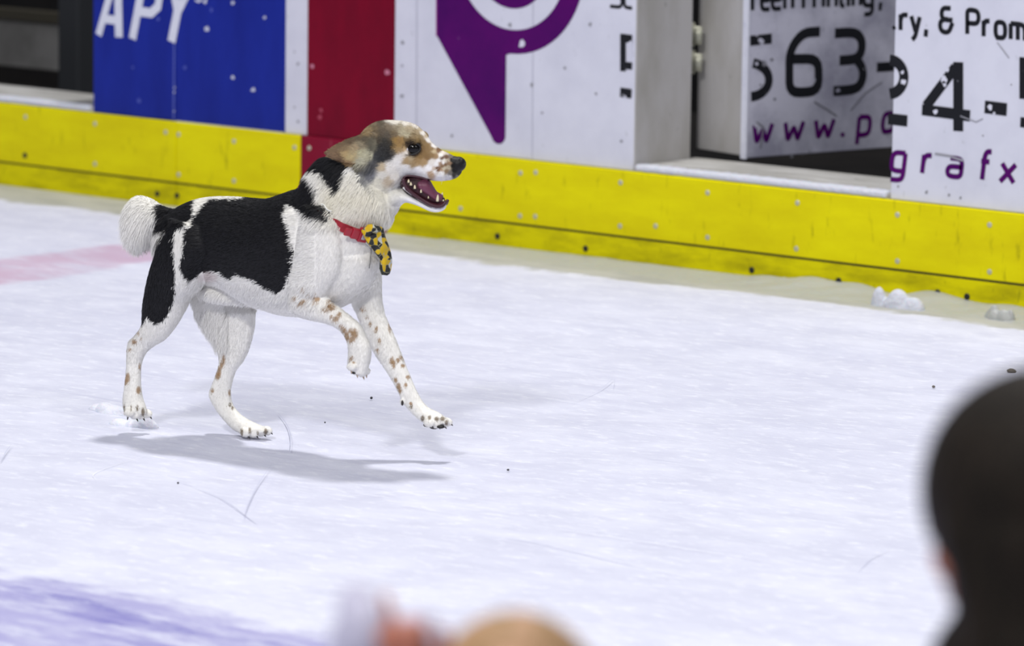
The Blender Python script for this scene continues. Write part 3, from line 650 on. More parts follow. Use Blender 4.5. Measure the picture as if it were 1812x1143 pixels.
HC = [  # head colour spots: picture x, y, colour
 (694,213,236,231,221),(706,214,236,231,222),(720,217,236,231,222),(735,222,236,230,221),(749,235,238,233,226),(758,247,240,236,230),(768,258,236,232,228),(786,269,225,215,205),(746,229,205,190,165),(738,234,170,152,125),(744,242,150,130,100),(751,252,150,124,88),(758,258,150,122,84),(765,263,150,122,86),(729,229,190,175,150),(756,240,215,195,170),
 (665,224,128,112,92),(676,219,105,94,80),(690,223,128,114,98),(704,228,150,137,117),(716,234,192,182,158),(724,240,200,190,166),(735,242,160,138,105),(741,249,150,124,84),(700,236,120,103,82),(690,240,92,82,72),(680,232,100,88,76),(668,236,112,98,80),(711,224,170,158,138),(724,230,190,175,150),
 (650,219,172,152,122),(642,227,190,166,132),(655,228,162,140,108),(648,236,146,124,92),(640,238,120,100,76),(664,217,150,134,112),
 (685,250,58,54,50),(692,259,44,42,41),(680,262,48,47,48),(672,270,62,62,64),(667,279,74,75,78),(688,272,40,40,42),(677,281,52,54,58),(664,290,92,92,95),(672,247,80,72,62),(660,252,118,112,98),(664,262,108,104,92),(650,300,112,112,110),(644,306,150,150,152),(656,302,100,102,108),(698,268,90,84,76),(658,308,150,150,158),
 (702,250,168,134,80),(708,257,178,144,92),(712,249,160,126,80),(718,248,146,122,86),(704,263,180,152,110),(699,259,130,104,66),(710,266,190,160,118),(727,246,120,98,66),
 (723,255,60,48,38),(683,256,46,44,42),(690,266,40,38,38),(684,267,44,43,44),(696,254,60,54,46),(692,274,46,45,46),(680,274,50,50,52),(742,257,45,36,30),(741,265,48,38,32),(731,252,45,36,30),(728,273,60,48,40),(736,272,60,48,40),
 (722,283,196,168,128),(735,288,190,162,122),(743,277,152,122,80),(750,270,146,116,78),(757,278,142,112,76),(765,274,150,122,86),(772,276,168,138,104),(750,286,180,150,112),(758,266,150,122,86),(728,279,204,184,152),(747,262,140,112,76),(740,284,172,142,102),
 (712,276,236,232,226),(704,284,236,233,228),(690,295,236,232,225),(700,310,234,229,220),(680,311,228,224,214),(720,298,238,236,232),(740,302,238,236,234),(760,298,240,238,236),(780,313,235,233,232),(773,291,238,236,234),(765,287,226,220,212),(777,285,240,238,236),(795,313,215,213,212),(750,311,236,234,232),(670,322,226,222,206),(680,342,224,220,204),(700,340,232,230,222),(735,362,236,235,236),(760,372,236,235,236),(725,310,238,236,234),(712,330,236,234,230),
 (679,295,216,198,172),(688,319,220,204,184),(716,274,226,218,205),(768,268,200,180,150),(780,275,236,232,226),(784,288,238,236,232),
 (777,266,130,96,70),(783,280,104,72,54),(790,278,108,76,58),(786,284,236,232,226),(781,289,140,104,80),(774,298,120,84,62),(777,300,130,95,72),(770,302,236,234,232),(781,305,236,234,230),(763,307,196,166,140),(783,294,140,110,84),(786,298,210,200,180),(790,302,140,118,96),(793,296,190,178,158),(788,291,130,100,76),(797,307,118,112,108),(795,289,150,122,98),(781,301,180,150,126),(787,284,215,205,192),(793,284,190,175,160),(769,300,215,195,180),(779,289,190,165,145),
 (799,283,26,26,28),(801,293,24,24,25),(804,302,30,30,32),(803,309,62,60,60),(812,308,60,60,60),(810,313,130,128,126),(798,276,120,110,104),(793,270,205,195,188),
 (577,270,150,124,100),(590,264,140,116,92),(604,256,124,104,82),(620,246,108,90,72),(633,240,98,84,68),(646,245,105,95,80),
 (600,275,132,108,84),(612,271,196,170,126),(620,279,202,182,138),(640,270,198,192,164),(651,275,205,200,176),(632,262,176,156,126),(640,257,152,140,118),(603,284,118,94,74),(617,288,168,138,104),(640,286,192,188,168),(641,297,132,126,114),(590,273,142,116,92),(628,272,190,172,135),(610,264,150,128,100)]
HCx = np.array([(a, b) for a, b, *_ in HC], float); HCc = lin(np.array([(r, g, b) if min(r, g, b) > 200 else (r*.93, g*.93, b*.90) for _, _, r, g, b in HC]))
SP_NEAR = [(525,524,4,3),(535,532,3.5,3),(541,530,4.5,3.5),(541,509,3,2.5),(549,519,2.5,2),(561,529,5.5,4.5),(557,520,3,2.5),(576,548,6,4),(583,541,4.5,4),(588,544,6,5.5),(581,533,4,3),(594,564,6,4.5),(600,556,4.5,4.5),(586,560,3,3),(609,583,4.5,6),(613,591,4,6),(624,585,8,5),(628,591,7,6),(623,600,6,5),(615,597,4,4),(604,576,3,3),(622,633,4,4),(626,641,3,2.5)]
SP_FAR = [(643,545,4,4),(656,571,3,3.5),(666,581,3,5),(671,602,3,4),(668,619,3,4),(689,578,2.5,10),(694,638,4,8),(697,645,3,7),(704,637,4,3.5),(713,647,4,3.5),(709,632,3,4),(722,667,4,3.5),(700,672,3,5),(705,683,4,6),(708,690,3,6),(718,681,3,4),(728,719,4,5),(727,714,3,3),(748,740,6,5),(760,739,5,4),(773,741,7,4),(783,741,7,4),(790,748,5,5),(650,560,2,2)]
SP_NH = [(238,604,5,4),(229,618,4,2),(226,668,4,9),(222,676,3,6),(245,690,4,7),(247,648,2,6),(245,589,2,3),(250,597,1.5,3),(220,722,3,7),(232,722,2,6),(243,722,3,6),(253,729,5,8)]
SP_FH = [(388,658,3.5,10),(385,665,4,7),(396,635,3,10),(392,645,3,8),(376,691,3,4),(407,716,4,4),(406,695,2,6),(411,722,3,4),(428,764,4,7),(442,762,4,6),(470,764,5,6),(456,766,3,4),(418,620,0,0)]
BLACK = lin((20, 20, 23)); WHITE = lin((243, 241, 235)); CREAM = lin((240, 235, 216)); TAN = lin((158, 122, 78)); NOSEC = lin((30, 30, 32))
def lat(P): return (P-PD) @ Rb
def coat(P, jit=0.):
    P = np.asarray(P); l = lat(P)
    # mirror the far side onto the near one for the trunk, neck and head pattern
    Pm = P-np.minimum(l, 0)[:, None]*2*Rb
    x0, y0 = project(P); xm, ym = project(Pm)
    lh = (P-PH) @ Rh; Ph = P-np.minimum(lh, 0)[:, None]*2*Rh; xh, yh = project(Ph)
    n = len(P); j = rng.normal(0, jit, (n, 2)) if jit else np.zeros((n, 2))
    C = np.tile(WHITE, (n, 1))
    # belly and neck tints
    t = np.clip(1-np.abs(ym-345)/70, 0, 1)*np.clip((xm-560)/30, 0, 1)*(ym > 300); C = C*(1-t[:, None])+CREAM*t[:, None]
    legs = y0 > 522
    x, y = xm+j[:, 0], ym+j[:, 1]
    blk = (inpoly(x, y, SADDLE) | (inpoly(x, y, NECK))) & ~legs
    blk |= inpoly(x, y, TAILB) & (xm < 348)
    th = inpoly(x, y, THIGH) & ((l > 0) | (y0 < 420)); blk |= th
    C[blk] = BLACK
    for sp, m_ in ((SP_NEAR, (l > 0) & (x0 > 480) & (y0 > 495)), (SP_FAR, (l <= 0) & (x0 > 600) & (y0 > 520)), (SP_NH, (l > 0) & (x0 < 320) & (y0 > 570)), (SP_FH, (l <= 0) & (x0 > 330) & (x0 < 500) & (y0 > 600))):
        for (a, b, c, d) in sp:
            if c == 0: continue
            pw_ = b > 715; c = c*.62 if pw_ else c; tn_ = lin((104, 84, 54)) if pw_ else TAN  # on the paws, spots become painted dark slits for the shade between toes
            q = ((x0+j[:, 0]-a)/c)**2+((y0+j[:, 1]-b)/d)**2
            w = (np.clip(1.5-q, 0, 1)*m_*.85)[:, None]; C = C*(1-w)+tn_*w
    # grey band across the inner far thigh, just below the belly
    w = ((l < -.01) & (x0 > 400) & (x0 < 455) & (np.abs(y0-545) < 9))*.35; C = C*(1-w[:, None])+lin((150, 145, 135))*w[:, None]
    # pinkish groin
    q = np.clip(1-((x0-372)/22)**2-((y0-490)/12)**2, 0, 1)*.5; C = C*(1-q[:, None])+lin((190, 160, 158))*q[:, None]
    # head
    hd = inpoly(xh, yh, HEAD) & ~inpoly(xh, yh, [(618,292),(640,310),(640,345),(560,345),(545,285),(580,278)])
    if hd.any():
        idx = np.nonzero(hd)[0]
        for s in range(0, len(idx), 20000):
            ii = idx[s:s+20000]; px = np.stack([xh[ii]+j[ii, 0]*.6, yh[ii]+j[ii, 1]*.6], 1)
            d2 = ((px[:, None, :]-HCx[None])**2).sum(2)+1.5; w = 1/(d2+2)**2.9; C[ii] = (w[..., None]*HCc[None]).sum(1)/w.sum(1)[:, None]
    mo = inpoly(xh, yh, MOUTH) & hd; C[mo] = lin((62, 24, 34))
    return C, (x0, y0, l, xm, ym, xh, yh, lh, blk, hd)
C, info = coat(V)
at = me.color_attributes.new('coat', 'FLOAT_COLOR', 'POINT'); at.data.foreach_set('color', np.c_[C, np.ones(nv)].astype(np.float32).ravel())
m_skin = attr_mat('coat_skin', .75, .15); m_fur = attr_mat('coat_hair', .55, .25); me.materials.append(m_skin)
bvh = BVHTree.FromPolygons([tuple(v) for v in V], [tuple(p.vertices) for p in me.polygons])
def cast(x, y, maxd=30):
    r = ray(x, y); r = r/np.linalg.norm(r); h = bvh.ray_cast(Vector(CAM), Vector(r), maxd)
    return (np.array(h[0]), np.array(h[1])) if h[0] is not None else (None, None)

# ---- fur strands
def fur():
    tri = []
    me.calc_loop_triangles(); nt = len(me.loop_triangles); T = np.empty(nt*3, np.int32); me.loop_triangles.foreach_get('vertices', T); T = T.reshape(-1, 3)
    a, b, c = V[T[:, 0]], V[T[:, 1]], V[T[:, 2]]; area = np.linalg.norm(np.cross(b-a, c-a), axis=1)/2
    cen = (a+b+c)/3; xc, yc = project(cen); lc = lat(cen)
    dens = np.ones(nt); dens[(xc > 655) & (yc < 400)] = 1.7; dens[(xc < 300) & (yc < 440)] = 1.9; dens[(xc > 560) & (xc < 700) & (yc > 290) & (yc < 400)] = 1.5
    dens[(yc > 590) & (xc < 600)] = .9; dens[lc < -.03] *= .75
    w = area*dens; N = 230000
    ti = rng.choice(nt, N, p=w/w.sum()); r1 = np.sqrt(rng.random(N)); r2 = rng.random(N)
    ba = np.stack([1-r1, r1*(1-r2), r1*r2], 1); tv = T[ti]
    P = (V[tv]*ba[..., None]).sum(1); Nn = (VN[tv]*ba[..., None]).sum(1); Nn /= np.linalg.norm(Nn, axis=1)[:, None]
    Cc, (x0, y0, l, xm, ym, xh, yh, lh, blk, hd) = coat(P, 1.6)
    # flow
    D = np.tile(-Fb*1.0-Z3*.35, (N, 1)); L = np.full(N, .013); lift = np.full(N, .16)
    legs = y0 > 545; D[legs] = -Z3-Fb*.25; L[legs] = .0075
    lo = y0 > 640; L[lo] = .0045
    rump = (xm < 330) & (ym > 390) & ~legs; D[rump] = -Z3-Fb*.15; L[rump] = .012
    neck = (xm > 545) & (xm < 700) & (ym > 285) & (ym < 400) & ~hd
    D[neck] = -Fb*.75-Z3*.8; L[neck] = .022; lift[neck] = .26
    thr = neck & (xm > 640); D[thr] = -Z3-Fb*.55; L[thr] = .024; lift[thr] = .30
    nb = (xm > 540) & (xm < 640) & (ym > 275) & (ym < 395) & ~hd; L[nb] = .024; lift[nb] = .30
    ch = (xm > 560) & (ym >= 400) & (y0 < 545); D[ch] = -Z3-Fb*.4; L[ch] = .011; lift[ch] = .12
    D[hd] = -Fh-Z3*.12; L[hd] = .0075; lift[hd] = .12
    mz = hd & (xh > 740); L[mz] = .0035; lift[mz] = .08
    jw = hd & (xh > 712) & (yh > 325); L[jw] = .003
    ear = hd & (xh < 662) & (yh > 232); L[ear] = .008
    earlow = hd & (xh > 600) & (xh < 665) & (yh > 288); L[earlow] = .016; D[earlow] = -Fh*.8-Z3*.8; lift[earlow] = .22
    nose = (xh > 797) & (yh > 272) & (yh < 312) & hd; 
    tail = (xm < 300) & (ym < 435) & ~inpoly(xm, ym, THIGH) & (xm < 300-(ym-372)*.12)
    tl = np.clip((300-xm)/50, 0, 1)
    D[tail] = (-Fb*(.55)-Z3*np.clip((ym-345)/45, .1, 1.6)[:, None])[tail]; L[tail] = (.014+.028*tl*np.clip((ym-350)/50, .15, 1))[tail]; lift[tail] = .30
    fe = (l < -.01) & (x0 > 336) & (x0 < 405) & (y0 > 540) & (y0 < 612); D[fe] = -Z3-Fb*.35; L[fe] = .022; lift[fe] = .25
    bl_ = (x0 > 335) & (x0 < 560) & (y0 > 500) & (y0 < 560) & ~legs & ~blk; D[bl_] = -Z3-Fb*.8; L[bl_] = .015; lift[bl_] = .2
    L *= rng.uniform(.7, 1.2, N)
    D = D+rng.normal(0, .16, (N, 3)); D -= Nn*(D*Nn).sum(1)[:, None]; D /= np.linalg.norm(D, axis=1)[:, None]+1e-9
    dr = D*(1-lift[:, None])+Nn*(lift*rng.uniform(.6, 1.4, N))[:, None]; dr /= np.linalg.norm(dr, axis=1)[:, None]
    side = np.cross(dr, Nn); side /= np.linalg.norm(side, axis=1)[:, None]+1e-9
    side = side+Nn*rng.normal(0, .25, N)[:, None]; side /= np.linalg.norm(side, axis=1)[:, None]
    keep = ~nose & ~(inpoly(xh, yh, MOUTH) & hd)
    keep &= ~((((xh-729)/13)**2+((yh-263.5)/10.5)**2 < 1) & hd)
    # short hair where the collar buckle lies
    k2 = ((xm-634)/26)**2+((ym-402)/17)**2 < 1; keep &= ~(k2 & (l > -.02))
    P, Nn, D, dr, side, L, Cc = (q[keep] for q in (P, Nn, D, dr, side, L, Cc)); n = len(P)
    wd = np.where(L > .012, .00060, .00050)*rng.uniform(.7, 1.2, n)
    droop = -Z3[None]*(L[:, None]*.18)*(L > .016)[:, None]
    p0 = P-Nn*.0008; p1 = P+dr*L[:, None]*.5; p2 = P+(dr*.62+D*.38)*L[:, None]+droop
    vv = np.stack([p0-side*wd[:, None], p0+side*wd[:, None], p1-side*wd[:, None]*.8, p1+side*wd[:, None]*.8, p2], 1).reshape(-1, 3)
    base = (np.arange(n)*5)[:, None]
    quads = (base+np.array([0, 1, 3, 2])).ravel(); tris = (base+np.array([2, 3, 4])).ravel()
    m = bpy.data.meshes.new('fur'); m.vertices.add(len(vv)); m.vertices.foreach_set('co', vv.ravel())
    m.loops.add(7*n); li = np.concatenate([quads, tris]).astype(np.int32); m.loops.foreach_set('vertex_index', li)
    m.polygons.add(2*n); ls = np.concatenate([np.arange(n)*4, 4*n+np.arange(n)*3]).astype(np.int32)
    m.polygons.foreach_set('loop_start', ls); m.polygons.foreach_set('use_smooth', [True]*(2*n)); m.update(calc_edges=True); m.validate()
    br = rng.uniform(.92, 1.06, (n, 1)); col = np.clip(Cc*br, 0, 1)
    dark = Cc.mean(1) < .03; col[dark] *= rng.uniform(.5, 2.0, (dark.sum(), 1))
    cv = np.repeat(np.c_[col, np.ones(n)], 5, axis=0)
    a_ = m.color_attributes.new('coat', 'FLOAT_COLOR', 'POINT'); a_.data.foreach_set('color', cv.astype(np.float32).ravel())
    nn = Nn*.9+dr*.1+rng.normal(0, .10, (n, 3)); nn /= np.linalg.norm(nn, axis=1)[:, None]
    m.normals_split_custom_set_from_vertices(np.repeat(nn, 5, axis=0).tolist())
    o = bpy.data.objects.new('fur', m); S.collection.objects.link(o); m.materials.append(m_fur); o.parent = dog; o.matrix_parent_inverse = dog.matrix_world.inverted(); o['kind'] = 'stuff'
    return o
fur()

# ---- eye, nose, mouth
m_eye = mat('eye_dark', (7, 5, 5), .06, spec=.30); m_eyew = mat('eye_white', (205, 200, 205), .25); m_lid = mat('eyelid', (14, 11, 11), .5)
m_nose = mat('nose_leather', (13, 13, 14), .5, spec=.3, bump=(500, .6, .001)); m_lip = mat('lip', (64, 30, 40), .35, spec=.5); m_gum = mat('mouth_flesh', (54, 16, 26), .45, (120, (36, 10, 18), .4, .7), spec=.4)
m_tongue = mat('tongue', (104, 52, 74), .38, bump=(400, .3, .001)); m_tooth = mat('tooth', (226, 214, 180), .3)
Rot = np.array([Fh, Rh, Z3]).T
for s in (1, -1):
    P0, _ = cast(727.5, 263)
    l_ = (P0-PH) @ Rh; Pe_ = P0+Fh*.002-Rh*.0056
    if s < 0: Pe_ = Pe_-Rh*2*((Pe_-PH) @ Rh)
    nrm = Rh*s*.93+Fh*.30+Z3*.15; nrm /= np.linalg.norm(nrm)
    eb = MB().ell(Pe_, (.0160, .0105, .0120), 20, 14, rot=Rot).build('eye', m_eye, dog, True)
    w = Pe_+Rh*s*.0072-Fh*.0098-Z3*.0016
    MB().ell(w, (.0026, .0026, .0045), 10, 8, rot=Rot).build('eye_white', m_eyew, eb, True)
    q = [Pe_+Rh*s*(.0056-.004*abs(math.cos(t))**2)+Fh*.0168*math.cos(t)+Z3*(.0120*math.sin(t)+.0016*math.cos(t)) for t in np.linspace(0, 2*math.pi, 25)]
    MB().tube(q, .0021, 8).build('eyelid', m_lid, dog, True)
nb_ = MB()
nb_.ell(hp(811, 290.5, 0), (.0165, .0190, .0160), 20, 14, rot=Rot); nb_.ell(hp(803, 286, 0), (.017, .0175, .0115), 16, 12, rot=Rot)
nb_.ell(hp(816, 287, .0085), (.0085, .0085, .0085), 14, 10, rot=Rot); nb_.ell(hp(816, 287, -.0085), (.0085, .0085, .0085), 14, 10, rot=Rot)
nb_.ell(hp(807, 297, 0), (.013, .0185, .0120), 16, 12, rot=Rot)
no = voxel(nb_, 'nose', .0012, 6); no.data.materials.append(m_nose); no.parent = dog; no.matrix_parent_inverse = dog.matrix_world.inverted()
m_nos = mat('nostril', (5, 5, 5), .8)
for s in (1, -1): MB().ell(hm_(816, 290, .0150, s), (.0035, .0022, .0024), 10, 8, rot=Rot).build('nostril', m_nos, no, True)
# mouth lining: recessed flesh between the jaws
mb = MB(); loft(mb, [(714,317,716,329,.031),(716,311,722,340,.0305),(730,309,737,350,.0255),(744,311,752,358,.0205),(754,317,763,363,.0165),(760,321,770,366,.0140),(766,334,776,367,.0125),(775,346,781,367,.011),(786,350,786,364,.008)], hm=1)
mb.build('mouth_lining', m_gum, dog, True)
mb = MB(); loft(mb, [(739,320,743,330,.018),(744,317,748,338,.024),(751,316,754,344,.0225),(758,317.5,760,348,.0205),(764,327,767,353,.0175),(771,338,775,358,.0145),(778,342,781,359,.0105),(783,345,784,357,.007)], hm=1)
tg = mb.build('tongue', m_tongue, dog, True)
for s in (1, -1):
    for pts, rr in ((((713,316,.0385),(717,328,.0365),(725,337.5,.032),(735,345.5,.0275),(748,354.5,.0235),(761,362,.0205),(774,365.5,.0175),(784,363,.0125),(789,356,.007)), .0038),
                    (((713,317,.038),(718,311.5,.0365),(730,311.5,.033),(745,314,.029),(757,318,.025)), .0020)):
        MB().tube(catmull([hm_(x, y, l, s) for x, y, l in pts], 4), rr, 8).build('lip', m_lip, dog, True)
def tooth(x, y, l, h, r, up=1, lean=(0, 0), s=1):
    b = hm_(x, y, l, s); t = hm_(x+lean[0], y-up*h, l+lean[1], s); P = [b+(t-b)*k for k in (0, .35, .7, .95, 1)]
    MB().tube(P, [r, r*.95, r*.62, r*.25, r*.06], 8).build('tooth', m_tooth, dog, True)
for s in (1, -1):
    tooth(774, 356, .0175, 12, .0032, 1, (1, .002), s); 
    for x, y, h, r in ((723, 323, 6, .0026), (727, 328, 6, .0027), (734, 334, 7, .0026), (745, 341, 6, .0021), (758, 351, 4, .0016)): tooth(x, y, .0345-.0005*(x-720), h, r, 1, (0, 0), s)
for k in range(5): tooth(781+k*.9, 357-abs(k-2)*.4, -.008+.004*k, 3.5, .0016)
# claws and pads
m_clawp = mat('pale_claw', (170, 150, 128), .35); m_claw = mat('claw', (42, 36, 32), .35); m_pad = mat('paw_pad', (20, 19, 20), .6, bump=(300, .4, .001))
clw = {0: [(-1, 5), (3, 5), (4, 5), (7, 6)], 1: [(5, 6), (6, 5), (7, 5), (8, 3)], 2: [(0, 7), (2, 8), (3, 7), (1, 6)], 3: [(5, 5), (6, 5), (7, 5), (8, 3)]}
for i, (c, q, k) in enumerate(toe_c):
    g_ = i//4; dx, dy = clw[g_][k]; r = q[5]
    d = Fb*dx/7-Z3*dy/9; d /= np.linalg.norm(d)
    P = [c+d*r*.7, c+d*r*1.0, c+d*r*1.3-Z3*.001, c+d*r*1.55-Z3*.002]
    MB().tube(P, [.0024, .0022, .0015, .0005], 8).build('claw', m_clawp if g_ == 2 else m_claw, dog, True)
for x, y, l, rx, rz in ((756, 752, -.040, .0085, .0045), (780, 755, -.042, .0085, .004), (768, 756, -.052, .010, .004)):
    MB().ell(bp(x, y, l), (rx, .009, rz), 12, 8, rot=R3b).build('paw_pad', m_pad, dog, True)
MB().ell(bp(626, 660, .078), (.0045, .004, .0025), 10, 8, rot=R3b).build('paw_pad', m_pad, dog, True)
MB().ell(bp(712, 713, -.034), (.0028, .003, .006), 10, 8, rot=R3b).build('dew_claw', m_claw, dog, True)
# whiskers
m_wh = mat('whisker', (215, 210, 200), .4)
for s in (1, -1):
    for x, y, dx, dz in ((783, 300, -.012, -.022), (788, 303, -.004, -.026), (779, 296, -.02, -.014)):
        b = hm_(x, y, .021, s); MB().tube([b, b+Rh*s*.012+Fh*dx*.5+Z3*dz*.5, b+Rh*s*.018+Fh*dx+Z3*dz], [.00035, .0003, .0001], 5).build('whisker', m_wh, dog, True)

# ---- collar, buckle, bandana
m_col = mat('collar_webbing', (150, 20, 38), .6, bump=(900, .5, .0008)); m_buck = mat('buckle_plastic', (158, 24, 44), .35); m_badge = mat('buckle_badge', (180, 176, 184), .3, metal=.5)
c0 = (bp(604, 376)+hp(604, 376))/2
A1, _ = cast(637, 402); back = bp(540, 335)
ax1 = (bp(668, 414)-back); ax1 /= np.linalg.norm(ax1); ax2 = Rb.copy(); axn = np.cross(ax1, ax2); axn /= np.linalg.norm(axn)
if axn[2] < 0: axn = -axn
def neck_pt(a, off, up=0.):
    d = ax1*math.cos(a)+ax2*math.sin(a); o_ = c0+axn*up; h = bvh.ray_cast(Vector(o_+d*.25), Vector(-d), .3)
    p = np.array(h[0]) if h[0] is not None else o_+d*.07
    return p+d*off, d
ang = np.linspace(0, 2*math.pi, 73)[:-1]; rad = []
for a in ang:
    rad.append(max(np.linalg.norm(neck_pt(a, 0, u)[0]-c0-axn*u) for u in (-.008, 0, .008)))
rad = np.array(rad); rad = (np.roll(rad, 1)+rad+np.roll(rad, -1))/3; rad = np.minimum(rad, .16)
mb = MB(); rings = []
for a, r in zip(ang, rad):
    d = ax1*math.cos(a)+ax2*math.sin(a)
    px_ = project(c0+d*r)[0]; sk = .011*min(max((603-px_)/10, 0), 1)
    rings.append([c0+d*(r-sk+o_)+axn*u for o_, u in ((.0015, -.0095), (.0050, -.0095), (.0050, .0095), (.0015, .0095))])
rings.append(rings[0]); mb.ring_loft(rings, False); collar = mb.build('collar', m_col, dog)
def on_collar(px, py):      # angle on the collar whose point projects nearest to the picture point
    best = None
    for a, r in zip(ang, rad):
        d = ax1*math.cos(a)+ax2*math.sin(a); p = c0+d*(r+.005); x, y = project(p)
        if np.dot(d, tcam) < 0: continue
        e = (x-px)**2+(y-py)**2
        if best is None or e < best[0]: best = (e, a, r)
    return best[1:]
a0, r0 = on_collar(640, 402)
d = ax1*math.cos(a0)+ax2*math.sin(a0); tq = -ax1*math.sin(a0)+ax2*math.cos(a0)
if np.dot(tq, rw) < 0: tq = -tq
up_ = np.cross(d, tq); up_ = up_ if up_[2] > 0 else -up_
ce = c0+d*(r0+.0085)
bk = MB(); A_ = np.array([tq, up_, d])
bk.box((-.004, -.0155, -.007), (.0175, .0155, .0045), A_, ce); bk.box((-.022, -.0115, -.006), (-.0035, .0115, .003), A_, ce); bk.box((-.038, -.0085, -.006), (-.0215, .0085, .001), A_, ce)
bo = bk.build('buckle', m_buck, collar); bevel(bo, .0022, 3)
bo2 = MB().box((.002, -.0085, .004), (.0105, .0085, .0062), A_, ce).build('buckle_badge', m_badge, bo); bevel(bo2, .0025, 3)
# metal ring on the nape and dangling tag cord
def cord(px, name, m, r=.0007, par=collar, lift=.004):
    P = []
    for x, y in px:
        h, nrm_ = cast(x, y); 
        if h is None: continue
        P.append(h+nrm_*lift)
    if len(P) > 1: return MB().tube(catmull(P, 4), r, 6).build(name, m, par, True)
m_cord = mat('pale_cord', (214, 214, 208), .5)
cord([(572, 363), (574, 369), (578, 374), (584, 377)], 'cord_loop', m_cord, .0014, collar, .012)
cord([(634, 415), (641, 424), (650, 434), (660, 445), (670, 454)], 'bandana_string', m_cord, .0013, collar, .006)
cord([(653, 436), (653.5, 445), (653, 456), (652, 465), (650.5, 473)], 'tag_cord', mat('dark_cord', (70, 70, 74), .5), .0008, collar, .006)
def bandana_mat():
    m = bpy.data.materials.new('bandana_print'); m.use_nodes = True; n = m.node_tree.nodes; l = m.node_tree.links; b = n['Principled BSDF']; b.inputs['Roughness'].default_value = .75
    tc = n.new('ShaderNodeTexCoord'); v = n.new('ShaderNodeTexVoronoi'); v.inputs['Scale'].default_value = 78
    w = n.new('ShaderNodeTexNoise'); w.inputs['Scale'].default_value = 30; w.inputs['Detail'].default_value = 2; mx = n.new('ShaderNodeMix'); mx.data_type = 'VECTOR'; mx.inputs[0].default_value = .012
    l.new(tc.outputs['Object'], w.inputs[0]); l.new(tc.outputs['Object'], mx.inputs[4]); l.new(w.outputs['Color'], mx.inputs[5]); l.new(mx.outputs[1], v.inputs['Vector'])
    s = n.new('ShaderNodeSeparateColor'); l.new(v.outputs['Color'], s.inputs[0])
    r = n.new('ShaderNodeValToRGB'); r.color_ramp.interpolation = 'CONSTANT'; e = r.color_ramp.elements
    e[0].position = 0; e[0].color = (*lin((206, 170, 8)), 1); e[1].position = .44; e[1].color = (*lin((24, 24, 26)), 1)
    x = e.new(.82); x.color = (*lin((36, 38, 36)), 1); x = e.new(.94); x.color = (*lin((196, 196, 188)), 1)
    l.new(s.outputs[0], r.inputs[0])
    v2 = n.new('ShaderNodeTexVoronoi'); v2.feature = 'DISTANCE_TO_EDGE'; v2.inputs['Scale'].default_value = 78; l.new(mx.outputs[1], v2.inputs['Vector'])
    q = n.new('ShaderNodeMath'); q.operation = 'LESS_THAN'; q.inputs[1].default_value = .022; l.new(v2.outputs['Distance'], q.inputs[0])
    y = n.new('ShaderNodeMix'); y.data_type = 'RGBA'; l.new(q.outputs[0], y.inputs[0]); l.new(r.outputs[0], y.inputs[6]); y.inputs[7].default_value = (*lin((150, 148, 120)), 1)
    l.new(y.outputs[2], b.inputs['Base Color']); return m
m_ban = bandana_mat()
def frontp(x, y, l, push): return bp(x, y, l)+0*Fb+tcam*push
rows = [((640,408,.052),(648,401,.050),(660,400,.038),(671,401,.022),(677,404,.006)),
        ((645,420,.050),(653,418,.047),(663,416,.036),(674,417,.020),(681,420,.004)),
        ((652,430,.046),(661,431,.044),(669,431,.034),(679,432,.018),(687,436,.002)),
        ((660,441,.040),(667,443,.038),(674,444,.030),(683,446,.015),(691,449,.000)),
        ((669,453,.034),(674,455,.032),(679,457,.026),(686,459,.013),(692.5,462,.000)),
        ((675,466,.028),(679,468,.027),(683,470,.022),(688,472,.012),(691,475,.001)),
        ((677,483,.022),(680,484.5,.021),(683,485,.018),(686,485,.011),(688,484,.003))]
Rr = catmull(np.array([[c for p in r for c in p] for r in rows]), 4); vv = []; ff = []
for i, r in enumerate(Rr):
    pts = catmull(r.reshape(5, 3), 4)
    for j, (x, y, l_) in enumerate(pts):
        vv.append(bp(x, y, l_+.006+.003*math.sin(i*.9+j*.5)))
nc = 17
for i in range(len(Rr)-1):
    for j in range(nc-1): ff.append((i*nc+j, i*nc+j+1, (i+1)*nc+j+1, (i+1)*nc+j))
ban = mesh_obj('bandana', vv, ff, m_ban, dog, True); sm = ban.modifiers.new('solid', 'SOLIDIFY'); sm.thickness = .002
ban['label'] = 'yellow and black printed bandana hanging from the collar'; collar['label'] = 'red webbing collar with plastic buckle'
kn = voxel(MB().ell(bp(657, 404, .052), (.014, .008, .010), 14, 10, rot=R3b).ell(bp(650, 412, .055), (.009, .007, .010), 12, 8, rot=R3b), 'knot', .002, 3)
kn.data.materials.append(m_ban); kn.parent = ban; kn.matrix_parent_inverse = Matrix.Identity(4)
# fold of dark cloth behind the tip
fo = mesh_obj('bandana_fold', [bp(*p) for p in ((673,458,.012),(679,470,.012),(690,484,.008),(686,487,.006),(676,486,.010),(672,475,.012))], [(0,1,2,3,4,5)], mat('dark_cloth', (46, 50, 42), .8), ban)
sm = fo.modifiers.new('solid', 'SOLIDIFY'); sm.thickness = .002
